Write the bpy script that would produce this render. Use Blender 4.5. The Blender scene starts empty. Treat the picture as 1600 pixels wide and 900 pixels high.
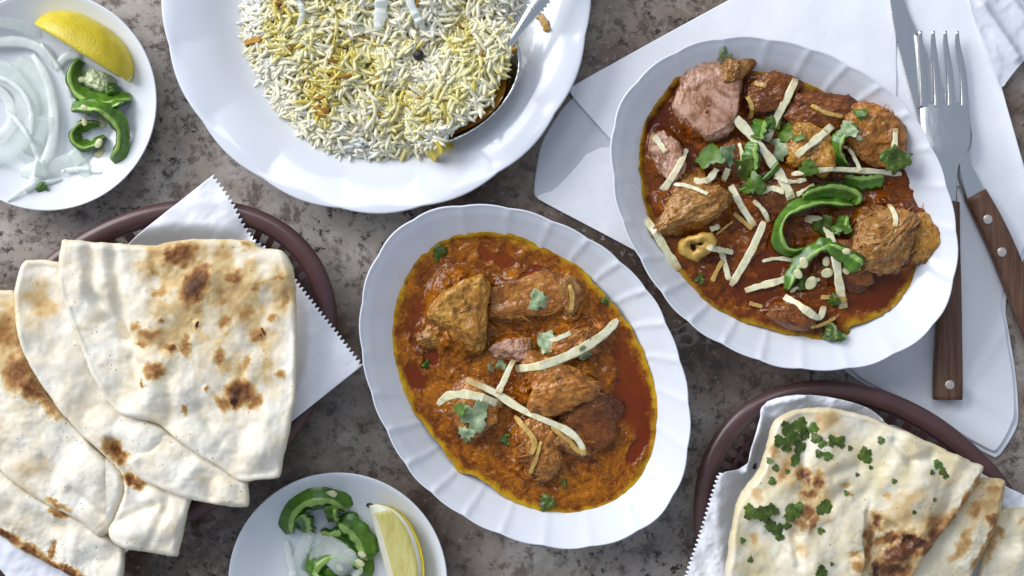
import bpy, bmesh, math, random
import numpy as np
from mathutils import Vector, Matrix
from mathutils.bvhtree import BVHTree

C = bpy.context.scene.collection
SC = bpy.context.scene
random.seed(7)

# ------------------------------------------------------------------ camera, light, exposure
S = 0.00036            # metres of table per photograph pixel
H = 0.90               # camera height over the table
cam = bpy.data.objects.new('camera', bpy.data.cameras.new('camera')); C.objects.link(cam)
cam.location = (0, 0, H)
cam.data.sensor_width = 36
cam.data.angle = 2 * math.atan(800 * S / H)
cam.data.clip_start = 0.01; cam.data.clip_end = 50
SC.camera = cam

world = bpy.data.worlds.new('World'); SC.world = world; world.use_nodes = True
bg = world.node_tree.nodes['Background']
bg.inputs['Color'].default_value = (0.70, 0.81, 1.0, 1); bg.inputs['Strength'].default_value = 0.46

def area(name, loc, target, size, power, col, size_y=None):
    l = bpy.data.lights.new(name, 'AREA'); l.energy = power; l.color = col; l.size = size
    if size_y: l.shape = 'RECTANGLE'; l.size_y = size_y
    o = bpy.data.objects.new(name, l); C.objects.link(o); o.location = loc
    o.rotation_euler = (Vector(target) - Vector(loc)).to_track_quat('-Z', 'Y').to_euler()
    return o
area('window_light', (-2.1, 1.5, 1.45), (0.05, 0, 0), 2.0, 108, (0.97, 0.975, 1.0))
area('unseen_softbox', (-0.15, 1.15, 1.6), (0, 0, 0), 0.7, 7, (0.90, 0.96, 1.0))  # unseen softbox, added for reflections on table, gravy and steel

SC.view_settings.view_transform = 'Standard'; SC.view_settings.look = 'None'
SC.view_settings.exposure = 0.0; SC.view_settings.gamma = 1.0
SC.cycles.use_denoising = True
SC.cycles.max_bounces = 8

# ------------------------------------------------------------------ helpers
def W(px, py, z=0.0):
    k = (H - z) / H * S
    return (np.asarray(px, float) - 800) * k, (450 - np.asarray(py, float)) * k

def smooth(e0, e1, x):
    t = np.clip((x - e0) / (e1 - e0), 0, 1); return t * t * (3 - 2 * t)

def _h(ix, iy, iz, seed):
    n = (ix * 374761393 + iy * 668265263 + iz * 2147483647 + seed * 974634721) & 0xFFFFFFFF
    n = ((n ^ (n >> 13)) * 1274126177) & 0xFFFFFFFF
    n = ((n ^ (n >> 16)) * 2246822519) & 0xFFFFFFFF
    return ((n ^ (n >> 15)) & 0xFFFF) / 32767.5 - 1

def noise3(p, seed=0):
    p = np.asarray(p, float); i = np.floor(p).astype(np.int64); f = p - i
    u = f * f * f * (f * (f * 6 - 15) + 10); r = 0
    for a in (0, 1):
        for b in (0, 1):
            for c in (0, 1):
                w = (u[:, 0] if a else 1 - u[:, 0]) * (u[:, 1] if b else 1 - u[:, 1]) * (u[:, 2] if c else 1 - u[:, 2])
                r = r + w * _h(i[:, 0] + a, i[:, 1] + b, i[:, 2] + c, seed)
    return r

def fbm(p, octs=4, seed=0, gain=0.5):
    p = np.asarray(p, float); r = 0; a = 1; s = 0
    for o in range(octs):
        r = r + a * noise3(p * 2.03 ** o + 17.3 * o, seed + o); s += a; a *= gain
    return r / s

def fb2(x, y, scale, octs=4, seed=0, gain=0.5):
    x = np.asarray(x, float).ravel(); y = np.asarray(y, float).ravel()
    return fbm(np.stack([x / scale, y / scale, np.full_like(x, seed * 3.7)], 1), octs, seed, gain)

def tagit(o, label=None, cat=None, group=None, kind=None):
    if label: o['label'] = label
    if cat: o['category'] = cat
    if group: o['group'] = group
    if kind: o['kind'] = kind
    return o

def mesh(name, V, F, mats, attrs=None, fmat=None, sm=True):
    V = np.asarray(V, float)
    me = bpy.data.meshes.new(name); me.from_pydata(V.tolist(), [], F)
    for m in (mats if isinstance(mats, (list, tuple)) else [mats]): me.materials.append(m)
    if fmat is not None: me.polygons.foreach_set('material_index', np.asarray(fmat, dtype=np.int32))
    if sm: me.polygons.foreach_set('use_smooth', np.ones(len(me.polygons), dtype=bool))
    for k, a in (attrs or {}).items():
        at = me.attributes.new(k, 'FLOAT', 'POINT'); at.data.foreach_set('value', np.asarray(a, dtype=np.float32))
    me.update(); return me

def obj(name, V, F, mats, parent=None, attrs=None, fmat=None, sm=True, base=None):
    """One mesh object from world-space vertices; origin at its base, or at its parent's origin."""
    V = np.asarray(V, float)
    if parent is not None:
        p = parent; L = np.zeros(3)
        while p is not None: L += np.array(p.location); p = p.parent
    else:
        L = np.array(base) if base is not None else np.array([(V[:, 0].min() + V[:, 0].max()) / 2, (V[:, 1].min() + V[:, 1].max()) / 2, V[:, 2].min()])
    o = bpy.data.objects.new(name, mesh(name, V - L, F, mats, attrs, fmat, sm)); C.objects.link(o)
    if parent is not None: o.parent = parent
    else: o.location = L
    return o

def thing(name, label, cat, px, py, z=0.0, group=None):
    o = bpy.data.objects.new(name, None); C.objects.link(o)
    x, y = W(px, py, z); o.location = (float(x), float(y), z); o.empty_display_size = 0.01
    return tagit(o, label, cat, group)

def bvh(V, F): return BVHTree.FromPolygons([tuple(map(float, v)) for v in V], F)
def wverts(o):
    L = np.zeros(3); p = o
    while p is not None: L += np.array(p.location); p = p.parent
    V = np.empty(len(o.data.vertices) * 3); o.data.vertices.foreach_get('co', V)
    return V.reshape(-1, 3) + L
def obvh(o): return bvh(wverts(o), [tuple(p.vertices) for p in o.data.polygons])
def drop(trees, x, y, default=0.0):
    z = default
    for t in trees:
        r = t.ray_cast(Vector((float(x), float(y), 0.5)), Vector((0, 0, -1)))
        if r[0] is not None and r[0].z > z: z = r[0].z
    return z

def chaikin(pts, n=2, closed=True):
    p = np.asarray(pts, float)
    for _ in range(n):
        q = np.roll(p, -1, 0) if closed else p[1:]
        a = p if closed else p[:-1]
        m = np.empty((len(a) * 2, p.shape[1])); m[0::2] = a * .75 + q * .25; m[1::2] = a * .25 + q * .75
        p = m if closed else np.vstack([p[:1], m, p[-1:]])
    return p

def resample(p, n, closed=True):
    q = np.vstack([p, p[:1]]) if closed else p
    d = np.r_[0, np.cumsum(np.hypot(*np.diff(q[:, :2], axis=0).T))]
    t = np.linspace(0, d[-1], n + 1)[:-1] if closed else np.linspace(0, d[-1], n)
    return np.stack([np.interp(t, d, q[:, k]) for k in range(q.shape[1])], 1)

def ringfaces(n, m, off=0):
    F = []
    for j in range(m - 1):
        a = off + j * n; b = a + n
        for i in range(n):
            k = (i + 1) % n; F.append((a + i, a + k, b + k, b + i))
    return F

def star(outline, centre, zr, zfun, N=260, M=60, corner=2, bottom=None, inset=1.0, attrf=None, pre=None, zig=None, shell=None):
    """Filled star-shaped outline (photograph pixels) as a grid of rings. zfun(px, py, d) -> z in metres, d = px from the edge.
    bottom: z of the underside (function of px,py or number)."""
    b = resample(chaikin(outline, corner), N)
    if np.cross(b, np.roll(b, -1, 0)).sum() > 0: b = b[::-1]        # counter-clockwise once y is flipped
    if pre is not None: b = pre(b)
    c = np.asarray(centre, float)
    t = 1 - (np.arange(M) / M) ** 1.25
    t[0] = 1
    P = [c + (b - c) * k for k in t]
    if zig is not None: P[0] = zig(b)
    P = np.vstack(P + [c[None]])
    d = np.empty(len(P)); seg0 = b; seg1 = np.roll(b, -1, 0); e = seg1 - seg0; L2 = (e ** 2).sum(1) + 1e-9
    for s in range(0, len(P), 4000):
        q = P[s:s + 4000, None] - seg0[None]
        tt = np.clip((q * e[None]).sum(2) / L2, 0, 1)
        r = q - tt[..., None] * e[None]
        d[s:s + 4000] = np.sqrt((r ** 2).sum(2).min(1))
    d[:N] = 0
    z = zfun(P[:, 0], P[:, 1], d)
    x, y = W(P[:, 0], P[:, 1], zr)
    V = np.stack([x, y, z], 1)
    F = ringfaces(N, M)
    last = (M - 1) * N; ci = M * N
    F += [(last + i, last + (i + 1) % N, ci) for i in range(N)]
    A = attrf(P[:, 0], P[:, 1], d) if attrf else {}
    if shell is not None:
        o = len(V); V = np.vstack([V, V - [0, 0, shell]]); F += [tuple(o + q for q in reversed(f)) for f in F]
        F += [(o + i, o + (i + 1) % N, (i + 1) % N, i) for i in range(N)]
        return V, F, {k: np.r_[a, a] for k, a in A.items()}
    if bottom is not None:
        bp = c + (b - c) * inset
        if zig is not None: bp = zig(b)
        bx, by = W(bp[:, 0], bp[:, 1], zr)
        bz = bottom(b[:, 0], b[:, 1]) if callable(bottom) else np.full(N, bottom)
        o = len(V); V = np.vstack([V, np.stack([bx, by, bz], 1), [[x[-1], y[-1], bz.mean()]]])
        F += [(o + i, o + (i + 1) % N, (i + 1) % N, i) for i in range(N)]
        F += [(o + N, o + (i + 1) % N, o + i) for i in range(N)]
        for k in A: A[k] = np.r_[A[k], A[k][:N], A[k][-1:]]
    return V, F, A

def strip(path, prof, zs, wscale=1.0, seg=26, zr=0.02, taper=(0.5, 0.5), tl=0.12, round_=0.35, wob=0, seed=0, cs=None, slots=None, jit=0.0):
    """Rounded rectangular bar along a pixel path. prof=(width px, height m); zs = z (m) of underside per sample. Returns V,F,fmat
    with material slots 0 top/bottom, 1 left side (outer), 2 right side (inner)."""
    p = resample(chaikin(path, 3, False), seg, False)
    tg = np.gradient(p, axis=0); tg /= np.linalg.norm(tg, axis=1)[:, None] + 1e-9
    nr = np.stack([-tg[:, 1], tg[:, 0]], 1)
    u = np.linspace(0, 1, seg)
    w = np.interp(u, [0, tl, 1 - tl, 1], [taper[0], 1, 1, taper[1]]) * prof[0] / 2
    if wob: w = w * (1 + wob * noise3(np.stack([u * 9, np.zeros(seg), np.zeros(seg)], 1), seed))
    h = np.interp(u, [0, tl * .6, 1 - tl * .6, 1], [.55, 1, 1, .55]) * prof[1]
    z0 = np.broadcast_to(zs, (seg,))
    r = round_
    cs = cs or [(-1, r), (-1, 1 - r), (-1 + r, 1), (1 - r, 1), (1, 1 - r), (1, r), (1 - r, 0), (-1 + r, 0)]
    k = len(cs); V = np.empty((seg, k, 3))
    for j, (a, b) in enumerate(cs):
        q = p + nr * (a * w)[:, None]
        x, y = W(q[:, 0], q[:, 1], zr)
        V[:, j] = np.stack([x, y, z0 + b * h], 1)
    F = []; fm = []
    for i in range(seg - 1):
        for j in range(k):
            F.append((i * k + j, (i + 1) * k + j, (i + 1) * k + (j + 1) % k, i * k + (j + 1) % k))
            fm.append(slots[j] if slots else 1 if j in (0, 7) else 2 if j in (4, 5) else 0)
    F += [tuple(range(k)), tuple(reversed(range((seg - 1) * k, seg * k)))]; fm += [0, 0]
    V = V.reshape(-1, 3)
    if jit: V = V + jit * np.stack([fbm(V * 300 + 7 * seed, 3, seed), fbm(V * 300 + 7 * seed, 3, seed + 1), .5 * fbm(V * 300, 3, seed + 2)], 1)
    return V, F, fm, p

def rest(trees, path, zr, seg=26, lift=0.0003, default=0.0, stiff=1.0, dz=None):
    """Height of a bar lying over what is below it: upper hull of the support along its length."""
    p = resample(chaikin(path, 3, False), seg, False)
    x, y = W(p[:, 0], p[:, 1], zr)
    z = np.array([drop(trees, a, b, default) for a, b in zip(x, y)])
    u = np.linspace(0, 1, seg); hull = []
    for i in range(seg):
        while len(hull) >= 2:
            a, b = hull[-2], hull[-1]
            if (z[b] - z[a]) * (u[i] - u[a]) <= (z[i] - z[a]) * (u[b] - u[a]): hull.pop()
            else: break
        hull.append(i)
    zh = np.interp(u, u[hull], z[hull])
    r = z * (1 - stiff) + zh * stiff
    return r + lift + (0 if dz is None else np.interp(u, np.linspace(0, 1, len(dz)), dz))

# ------------------------------------------------------------------ materials
class NT:
    def __init__(s, name):
        s.m = bpy.data.materials.new(name); s.m.use_nodes = True
        s.t = s.m.node_tree; s.b = s.t.nodes['Principled BSDF']
    def n(s, typ, props=None, **inp):
        nd = s.t.nodes.new('ShaderNode' + typ)
        for k, v in (props or {}).items(): setattr(nd, k, v)
        for k, v in inp.items():
            i = nd.inputs[int(k[1:])] if k[0] == 'i' and k[1:].isdigit() else nd.inputs[k.replace('_', ' ')]
            s.set(i, v)
        return nd
    def set(s, i, v):
        if isinstance(v, bpy.types.NodeSocket): s.t.links.new(v, i)
        elif isinstance(v, bpy.types.Node): s.t.links.new(v.outputs[0], i)
        else: i.default_value = (*v, 1) if isinstance(v, (tuple, list)) and len(v) == 3 and i.type == 'RGBA' else v
    def P(s, **kw):
        for k, v in kw.items(): s.set(s.b.inputs[k.replace('_', ' ')], v)
        return s
    def co(s, scale=None):
        o = s.n('TexCoord').outputs['Object']
        if scale is None: return o
        return s.n('Mapping', None, Vector=o, Scale=scale).outputs[0]
    def noise(s, scale, detail=4, rough=.55, dist=0, vec=None):
        return s.n('TexNoise', None, Vector=vec if vec is not None else s.co(), Scale=scale, Detail=detail, Roughness=rough, Distortion=dist).outputs['Fac']
    def ramp(s, fac, stops, interp='LINEAR'):
        r = s.n('ValToRGB', None, Fac=fac); cr = r.color_ramp; cr.interpolation = interp
        while len(cr.elements) < len(stops): cr.elements.new(.5)
        for e, (p, c) in zip(cr.elements, stops):
            e.position = p; e.color = (c, c, c, 1) if isinstance(c, (int, float)) else (*c, 1)
        return r.outputs[0]
    def mix(s, f, a, b, mode='MIX'):
        m = s.n('Mix', {'data_type': 'RGBA', 'blend_type': mode}); s.set(m.inputs[0], f); s.set(m.inputs[6], a); s.set(m.inputs[7], b); return m.outputs[2]
    def math(s, op, a, b=0.0, clamp=False):
        m = s.n('Math', {'operation': op, 'use_clamp': clamp}); s.set(m.inputs[0], a); s.set(m.inputs[1], b); return m.outputs[0]
    def attr(s, name): return s.n('Attribute', {'attribute_name': name}).outputs['Fac']
    def bump(s, h, strength=.3, dist=.0005, nrm=None):
        b = s.n('Bump', None, Height=h, Strength=strength, Distance=dist)
        if nrm is not None: s.set(b.inputs['Normal'], nrm)
        s.set(s.b.inputs['Normal'], b.outputs[0]); return b.outputs[0]

def mat_porcelain(name, col=(0.75, 0.77, 0.82)):
    m = NT(name); n = m.noise(9, 2)
    m.P(Base_Color=m.ramp(n, [(.3, col), (.7, tuple(c * .97 for c in col))]), Roughness=.16, Specular_IOR_Level=.5, Coat_Weight=.3, Coat_Roughness=.05)
    m.bump(m.noise(160, 2), .05, .0004)
    return m.m
PORC = mat_porcelain('white_porcelain')
PORC2 = mat_porcelain('white_plate_glaze', (0.75, 0.77, 0.80))

def mat_table():
    m = NT('polished_granite')
    w = m.noise(14, 3, .6)
    big = m.noise(6.2, 6, .62, .5)
    base = m.ramp(big, [(.34, (0.050, 0.035, 0.026)), (.43, (0.135, 0.098, 0.073)), (.50, (0.27, 0.23, 0.193)), (.60, (0.44, 0.40, 0.36))])
    mid = m.noise(34, 7, .72, .3)
    c = m.mix(m.ramp(mid, [(.42, 0.0), (.64, .75)]), base, m.ramp(w, [(.4, (0.195, 0.132, 0.094)), (.6, (0.39, 0.35, 0.31))]))
    c = m.mix(m.ramp(m.noise(85, 7, .75, .3), [(.50, 0.0), (.60, .75)]), c, (0.070, 0.049, 0.038))
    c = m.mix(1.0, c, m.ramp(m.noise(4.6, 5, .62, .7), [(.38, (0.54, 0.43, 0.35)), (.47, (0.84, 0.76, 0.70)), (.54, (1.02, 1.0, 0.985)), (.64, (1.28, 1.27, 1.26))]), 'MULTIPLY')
    sp = m.noise(150, 5, .75)
    c = m.mix(m.math('MULTIPLY', m.ramp(sp, [(.55, 0.0), (.60, .95)]), m.ramp(m.noise(16, 3), [(.40, .15), (.58, 1.0)])), c, (0.016, 0.013, 0.012))
    c = m.mix(m.ramp(m.noise(230, 4, .75), [(.58, 0.0), (.68, .7)]), c, (0.42, 0.38, 0.34))
    v = m.n('TexVoronoi', {'feature': 'DISTANCE_TO_EDGE'}, Scale=9.0, Vector=m.mix(.08, m.co(), m.n('TexNoise', None, Vector=m.co(), Scale=18.0, Detail=4.0).outputs['Color'], 'LINEAR_LIGHT')).outputs[0]
    vein = m.math('MULTIPLY', m.ramp(v, [(0.0, 1.0), (.022, 0.0)]), m.ramp(w, [(.5, 0.0), (.6, .7)]))
    c = m.mix(vein, c, (0.33, 0.29, 0.25))
    m.P(Base_Color=c, Roughness=m.ramp(sp, [(.3, .20), (.7, .34)]), Specular_IOR_Level=.5)
    m.bump(m.noise(330, 3), .08, .0003)
    return m.m

def mat_plain(name, col, rough=.5, var=.12, scale=120, bump=.15, bdist=.0003, **kw):
    m = NT(name); n = m.noise(scale, 4)
    m.P(Base_Color=m.ramp(n, [(.3, tuple(c * (1 - var) for c in col)), (.7, tuple(min(1, c * (1 + var)) for c in col))]), Roughness=rough, **kw)
    if bump: m.bump(m.noise(scale * 3, 3), bump, bdist)
    return m.m

NAPKIN = mat_plain('napkin_paper', (0.86, 0.87, 0.91), .85, .02, 500, .35, .0003)
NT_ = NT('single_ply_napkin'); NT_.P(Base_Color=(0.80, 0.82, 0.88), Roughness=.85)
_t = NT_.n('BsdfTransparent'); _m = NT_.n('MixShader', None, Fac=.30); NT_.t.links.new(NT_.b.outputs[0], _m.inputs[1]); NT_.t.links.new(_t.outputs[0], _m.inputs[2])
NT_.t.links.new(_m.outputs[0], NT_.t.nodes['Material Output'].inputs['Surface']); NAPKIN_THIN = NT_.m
PAPER = mat_plain('deli_paper', (0.84, 0.85, 0.90), .6, .03, 60, .15, .0003, Transmission_Weight=0.0)
BASKET = mat_plain('brown_plastic', (0.088, 0.042, 0.041), .30, .12, 80, .12, .0003)
STEEL = NT('stainless_steel')
STEEL.P(Base_Color=(.72, .72, .72), Metallic=1.0, Roughness=STEEL.ramp(STEEL.noise(400, 3, vec=STEEL.co((1, .06, 1))), [(.3, .13), (.7, .24)])); STEEL = STEEL.m
RIVET = mat_plain('rivet_metal', (.75, .66, .58), .35, .08, 500, .1, .0001, Metallic=.8)

def mat_wood():
    m = NT('walnut_wood'); v = m.co((1.0, .07, 1.0))
    n = m.noise(420, 6, .65, .4, v)
    c = m.ramp(n, [(.25, (0.055, 0.025, 0.013)), (.5, (0.145, 0.066, 0.036)), (.75, (0.235, 0.125, 0.075))])
    m.P(Base_Color=c, Roughness=.5); m.bump(n, .25, .0003); return m.m
WOOD = mat_wood()

def mat_naan(name, garlic=False):
    m = NT(name)
    ch = m.attr('char'); crumb = m.attr('cut')
    n1 = m.noise(55, 5, .6); n2 = m.noise(260, 4, .6); n3 = m.noise(900, 2)
    base = m.ramp(n1, [(.30, (0.66, 0.54, 0.35)), (.46, (0.80, 0.72, 0.57)), (.66, (0.85, 0.81, 0.71))])
    if garlic: base = m.mix(m.ramp(m.noise(40, 4, .6), [(.42, 0.0), (.64, .6)]), m.ramp(n1, [(.3, (0.76, 0.63, 0.40)), (.6, (0.82, 0.78, 0.66))]), (0.62, 0.50, 0.20))
    base = m.mix(m.ramp(n2, [(.60, 0.0), (.72, .35)]), base, (0.55, 0.40, 0.22))
    # scorch pigment: amount from the spot map, broken up by noise
    f = m.math('ADD', ch, m.math('MULTIPLY', m.math('SUBTRACT', n2, .5), m.math('MULTIPLY', m.math('MINIMUM', ch, .6), .9)), True)
    col = m.n('ValToRGB', None, Fac=f).color_ramp
    r = m.ramp(f, [(0.0, (0.80, 0.72, 0.56)), (.22, (0.66, 0.47, 0.22)), (.45, (0.42, 0.21, 0.065)), (.68, (0.185, 0.065, 0.018)), (1.0, (0.035, 0.016, 0.010))])
    c = m.mix(m.ramp(f, [(0.03, 0.0), (.20, 1.0)]), base, r)
    c = m.mix(m.math('MULTIPLY', crumb, .55), c, (0.72, 0.58, 0.33))
    spk = m.n('TexVoronoi', None, Vector=m.co(), Scale=330.0).outputs['Distance']
    c = m.mix(m.math('MULTIPLY', m.ramp(spk, [(.10, .85), (.16, 0.0)]), m.ramp(m.noise(75, 2), [(.55, 0.0), (.60, 1.0)])), c, (0.10, 0.055, 0.03))
    m.P(Base_Color=c, Roughness=.42 if garlic else .62, Subsurface_Weight=.08, Subsurface_Radius=(.004, .002, .001), Subsurface_Scale=.4, Specular_IOR_Level=.5 if garlic else .3)
    b1 = m.bump(n2, .18, .0008)
    m.bump(n3, .1, .0003, b1)
    return m.m
NAAN = mat_naan('baked_naan'); GNAAN = mat_naan('buttered_garlic_naan', True)

def mat_gravy(name, c1, c2, oil, edge):
    m = NT(name)
    o = m.attr('oil'); e = m.attr('edge')
    n1 = m.noise(95, 6, .7, .5); n2 = m.noise(420, 5, .7); n3 = m.noise(1100, 3, .6)
    c = m.ramp(n1, [(.38, c2), (.60, c1)])
    c = m.mix(m.ramp(n2, [(.56, 0.0), (.68, .7)]), c, tuple(min(1, k * 1.9) for k in c1))
    c = m.mix(m.ramp(n3, [(.30, .8), (.45, 0.0)]), c, tuple(k * .40 for k in c2))
    c = m.mix(m.ramp(m.noise(190, 5, .7, 1.0), [(.36, .8), (.48, 0.0)]), c, tuple(k * .7 for k in c2))
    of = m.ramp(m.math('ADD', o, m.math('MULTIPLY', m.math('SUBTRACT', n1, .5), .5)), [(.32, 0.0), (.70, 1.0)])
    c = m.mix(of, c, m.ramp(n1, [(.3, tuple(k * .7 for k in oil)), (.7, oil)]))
    ef = m.math('ADD', e, m.math('MULTIPLY', m.math('SUBTRACT', n1, .5), 1.5))
    c = m.mix(m.ramp(ef, [(.30, 0.0), (.95, .9)]), c, edge)
    m.P(Base_Color=c, Roughness=m.mix(of, (.5, .5, .5), (.2, .2, .2)), Coat_Weight=.6, Coat_Roughness=.06, Specular_IOR_Level=.03)
    cb = m.n('Bump', None, Height=m.noise(230, 3, .55), Strength=.35, Distance=.0010); m.set(m.b.inputs['Coat Normal'], cb.outputs[0])
    st = m.math('SUBTRACT', 1.0, m.math('MULTIPLY', of, .93))
    h = m.math('MULTIPLY', m.math('ADD', n2, m.math('MULTIPLY', n3, .5)), st)
    m.bump(h, .42, .0011)
    return m.m
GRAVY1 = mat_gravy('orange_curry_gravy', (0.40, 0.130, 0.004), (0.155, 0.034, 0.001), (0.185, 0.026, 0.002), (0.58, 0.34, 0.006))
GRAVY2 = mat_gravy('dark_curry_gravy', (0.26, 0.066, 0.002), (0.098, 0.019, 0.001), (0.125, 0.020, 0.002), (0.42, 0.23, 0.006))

def mat_meat(name, a, b, sauce, dark):
    m = NT(name); s = m.attr('sauce')
    n1 = m.noise(140, 5, .65, .5); n2 = m.noise(520, 5, .7); n3 = m.noise(230, 4, .6, 1.5, m.co((1, .35, 1)))
    c = m.ramp(n1, [(.35, b), (.65, a)])
    c = m.mix(m.ramp(n3, [(.50, 0.0), (.64, .8)]), c, sauce)
    sf = m.ramp(m.math('ADD', s, m.math('MULTIPLY', m.math('SUBTRACT', n1, .5), 1.5)), [(.34, 0.0), (.66, 1.0)])
    c = m.mix(sf, c, m.ramp(n2, [(.35, tuple(k * .5 for k in sauce)), (.65, sauce)]))
    c = m.mix(m.ramp(n2, [(.30, .9), (.46, 0.0)]), c, dark)  # shade of crevices painted in as dark noise patches
    c = m.mix(m.ramp(m.noise(75, 4, .6, .8), [(.36, .75), (.50, 0.0)]), c, tuple(k * .55 for k in sauce))
    c = m.mix(m.ramp(n2, [(.62, 0.0), (.74, .5)]), c, tuple(min(1, k * 1.5) for k in a))  # highlights painted in as paler noise flecks
    m.P(Base_Color=c, Roughness=m.ramp(n2, [(.3, .22), (.7, .45)]), Specular_IOR_Level=.06, Coat_Weight=.85, Coat_Roughness=.09)
    cb = m.n('Bump', None, Height=n3, Strength=.5, Distance=.0014); m.set(m.b.inputs['Coat Normal'], cb.outputs[0])
    b1 = m.bump(n3, .25, .0010); m.bump(n2, .3, .0006, b1)
    return m.m
SAU = (0.27, 0.088, 0.007); DK = (0.055, 0.016, 0.003)
MEAT_Y = mat_meat('turmeric_chicken', (0.56, 0.295, 0.048), (0.38, 0.15, 0.016), SAU, DK)
MEAT_O = mat_meat('orange_chicken', (0.52, 0.225, 0.042), (0.34, 0.105, 0.012), SAU, DK)
MEAT_P = mat_meat('pink_chicken', (0.62, 0.38, 0.28), (0.50, 0.26, 0.17), (0.28, 0.095, 0.012), (0.16, 0.055, 0.028))
MEAT_T = mat_meat('tan_chicken', (0.49, 0.265, 0.075), (0.32, 0.125, 0.022), SAU, DK)
MEAT_R = mat_meat('brown_chicken', (0.29, 0.095, 0.014), (0.18, 0.048, 0.006), (0.16, 0.037, 0.004), (0.035, 0.012, 0.003))

def mat_ginger():
    m = NT('raw_ginger'); n = m.noise(300, 4, .6, .3, m.co())
    c = m.ramp(n, [(.3, (0.66, 0.58, 0.28)), (.5, (0.80, 0.75, 0.50)), (.7, (0.86, 0.84, 0.66))])
    c = m.mix(m.ramp(m.math('ADD', m.attr('soak'), m.math('MULTIPLY', m.math('SUBTRACT', m.noise(160, 4), .5), .9)), [(.45, 0.0), (1.0, .85)]), c, (0.46, 0.25, 0.04))
    m.P(Base_Color=c, Roughness=.38, Subsurface_Weight=.3, Subsurface_Radius=(.003, .0025, .001), Subsurface_Scale=.5)
    m.bump(m.noise(900, 3), .3, .0003); return m.m
GINGER = mat_ginger()
GINGER_S = mat_plain('sauced_ginger', (0.52, 0.33, 0.085), .3, .3, 250, .3, .0003)
CHILI_SKIN = mat_plain('chili_skin', (0.022, 0.080, 0.006), .24, .5, 130, .15, .0003, Coat_Weight=.2)
CHILI_FLESH = mat_plain('chili_flesh', (0.26, 0.40, 0.085), .28, .35, 170, .2, .0003)
CHILI_IN = mat_plain('chili_inner', (0.075, 0.175, 0.016), .25, .45, 170, .2, .0003)
SEED = mat_plain('chili_seed', (0.66, 0.63, 0.36), .35, .25, 300, .1, .0002)
ONION = NT('sliced_onion')
ONION.P(Base_Color=ONION.ramp(ONION.noise(90, 4, .6, .3), [(.3, (0.82, 0.87, 0.82)), (.7, (0.93, 0.95, 0.94))]), Roughness=.28)
ONION.bump(ONION.noise(260, 3, vec=ONION.co((1, .3, 1))), .15, .0003)
_t = ONION.n('BsdfTransparent', None, Color=(.97, .985, .965)); _m = ONION.n('MixShader', None, Fac=ONION.ramp(ONION.noise(60, 3), [(.3, .22), (.7, .55)]))
ONION.t.links.new(ONION.b.outputs[0], _m.inputs[1]); ONION.t.links.new(_t.outputs[0], _m.inputs[2]); ONION.t.links.new(_m.outputs[0], ONION.t.nodes['Material Output'].inputs['Surface'])
ONION = ONION.m

def clear_copy():
    m = ONION.copy(); m.name = 'clear_onion'
    for n in m.node_tree.nodes:
        if n.type == 'VALTORGB' and n.color_ramp.elements[0].color[0] < .6:
            n.color_ramp.elements[0].color = (.55, .55, .55, 1); n.color_ramp.elements[1].color = (.82, .82, .82, 1)
    return m
ONION_C = clear_copy()

def mat_leaf(name, a, b):
    m = NT(name); n = m.noise(240, 4, .6)
    m.P(Base_Color=m.ramp(n, [(.35, a), (.65, b)]), Roughness=.38, Subsurface_Weight=.1, Subsurface_Radius=(.001, .002, .0005), Subsurface_Scale=.3)
    m.bump(n, .4, .0005); return m.m
LEAF = mat_leaf('coriander_leaf', (0.045, 0.105, 0.010), (0.11, 0.20, 0.022))
LEAF_P = mat_leaf('pale_coriander', (0.14, 0.22, 0.085), (0.38, 0.45, 0.27))
LEAF_D = mat_leaf('cooked_herb', (0.030, 0.055, 0.004), (0.100, 0.155, 0.012))
PEEL = NT('lemon_peel')
PEEL.P(Base_Color=PEEL.ramp(PEEL.noise(80, 3), [(.3, (0.56, 0.42, 0.015)), (.7, (0.70, 0.56, 0.035))]), Roughness=.35, Subsurface_Weight=.1, Subsurface_Scale=.3, Subsurface_Radius=(.002, .002, .0005))
PEEL.bump(PEEL.n('TexVoronoi', None, Vector=PEEL.co(), Scale=900.0).outputs[0], .35, .0005); PEEL = PEEL.m
PITH = mat_plain('lemon_pith', (0.82, 0.80, 0.62), .55, .05, 200, .2, .0003)
PULP = NT('lemon_pulp')
PULP.P(Base_Color=PULP.ramp(PULP.noise(330, 4, .6, .4, PULP.co((1, .25, 1))), [(.3, (0.50, 0.43, 0.11)), (.7, (0.66, 0.60, 0.24))]), Roughness=.2, Subsurface_Weight=.25, Subsurface_Radius=(.004, .004, .001), Subsurface_Scale=.5)
PULP.bump(PULP.noise(500, 3, vec=PULP.co((1, .3, 1))), .4, .0008); PULP = PULP.m

def mat_rice():
    m = NT('basmati_rice'); t = m.attr('tint')
    c = m.ramp(t, [(0.0, (0.86, 0.83, 0.71)), (.42, (0.84, 0.78, 0.57)), (.66, (0.78, 0.71, 0.38)), (.86, (0.68, 0.57, 0.14)), (.95, (0.52, 0.36, 0.03)), (1.0, (0.36, 0.17, 0.015))])
    m.P(Base_Color=c, Roughness=.38, Subsurface_Weight=.5, Subsurface_Radius=(.004, .0034, .0018), Subsurface_Scale=.5)
    m.bump(m.noise(900, 2), .15, .0002); return m.m
RICE = mat_rice()
BLACK = mat_plain('peppercorn', (0.012, 0.009, 0.008), .4, .3, 400, .5, .0004)
AMBER = mat_plain('amber_film', (0.30, 0.13, 0.008), .15, .25, 120, .1, .0003)
BONE = mat_plain('cooked_bone', (0.58, 0.36, 0.08), .35, .25, 160, .4, .0005)
CRUMB = mat_plain('fried_onion', (0.42, 0.22, 0.02), .4, .25, 300, .3, .0003)

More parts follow.
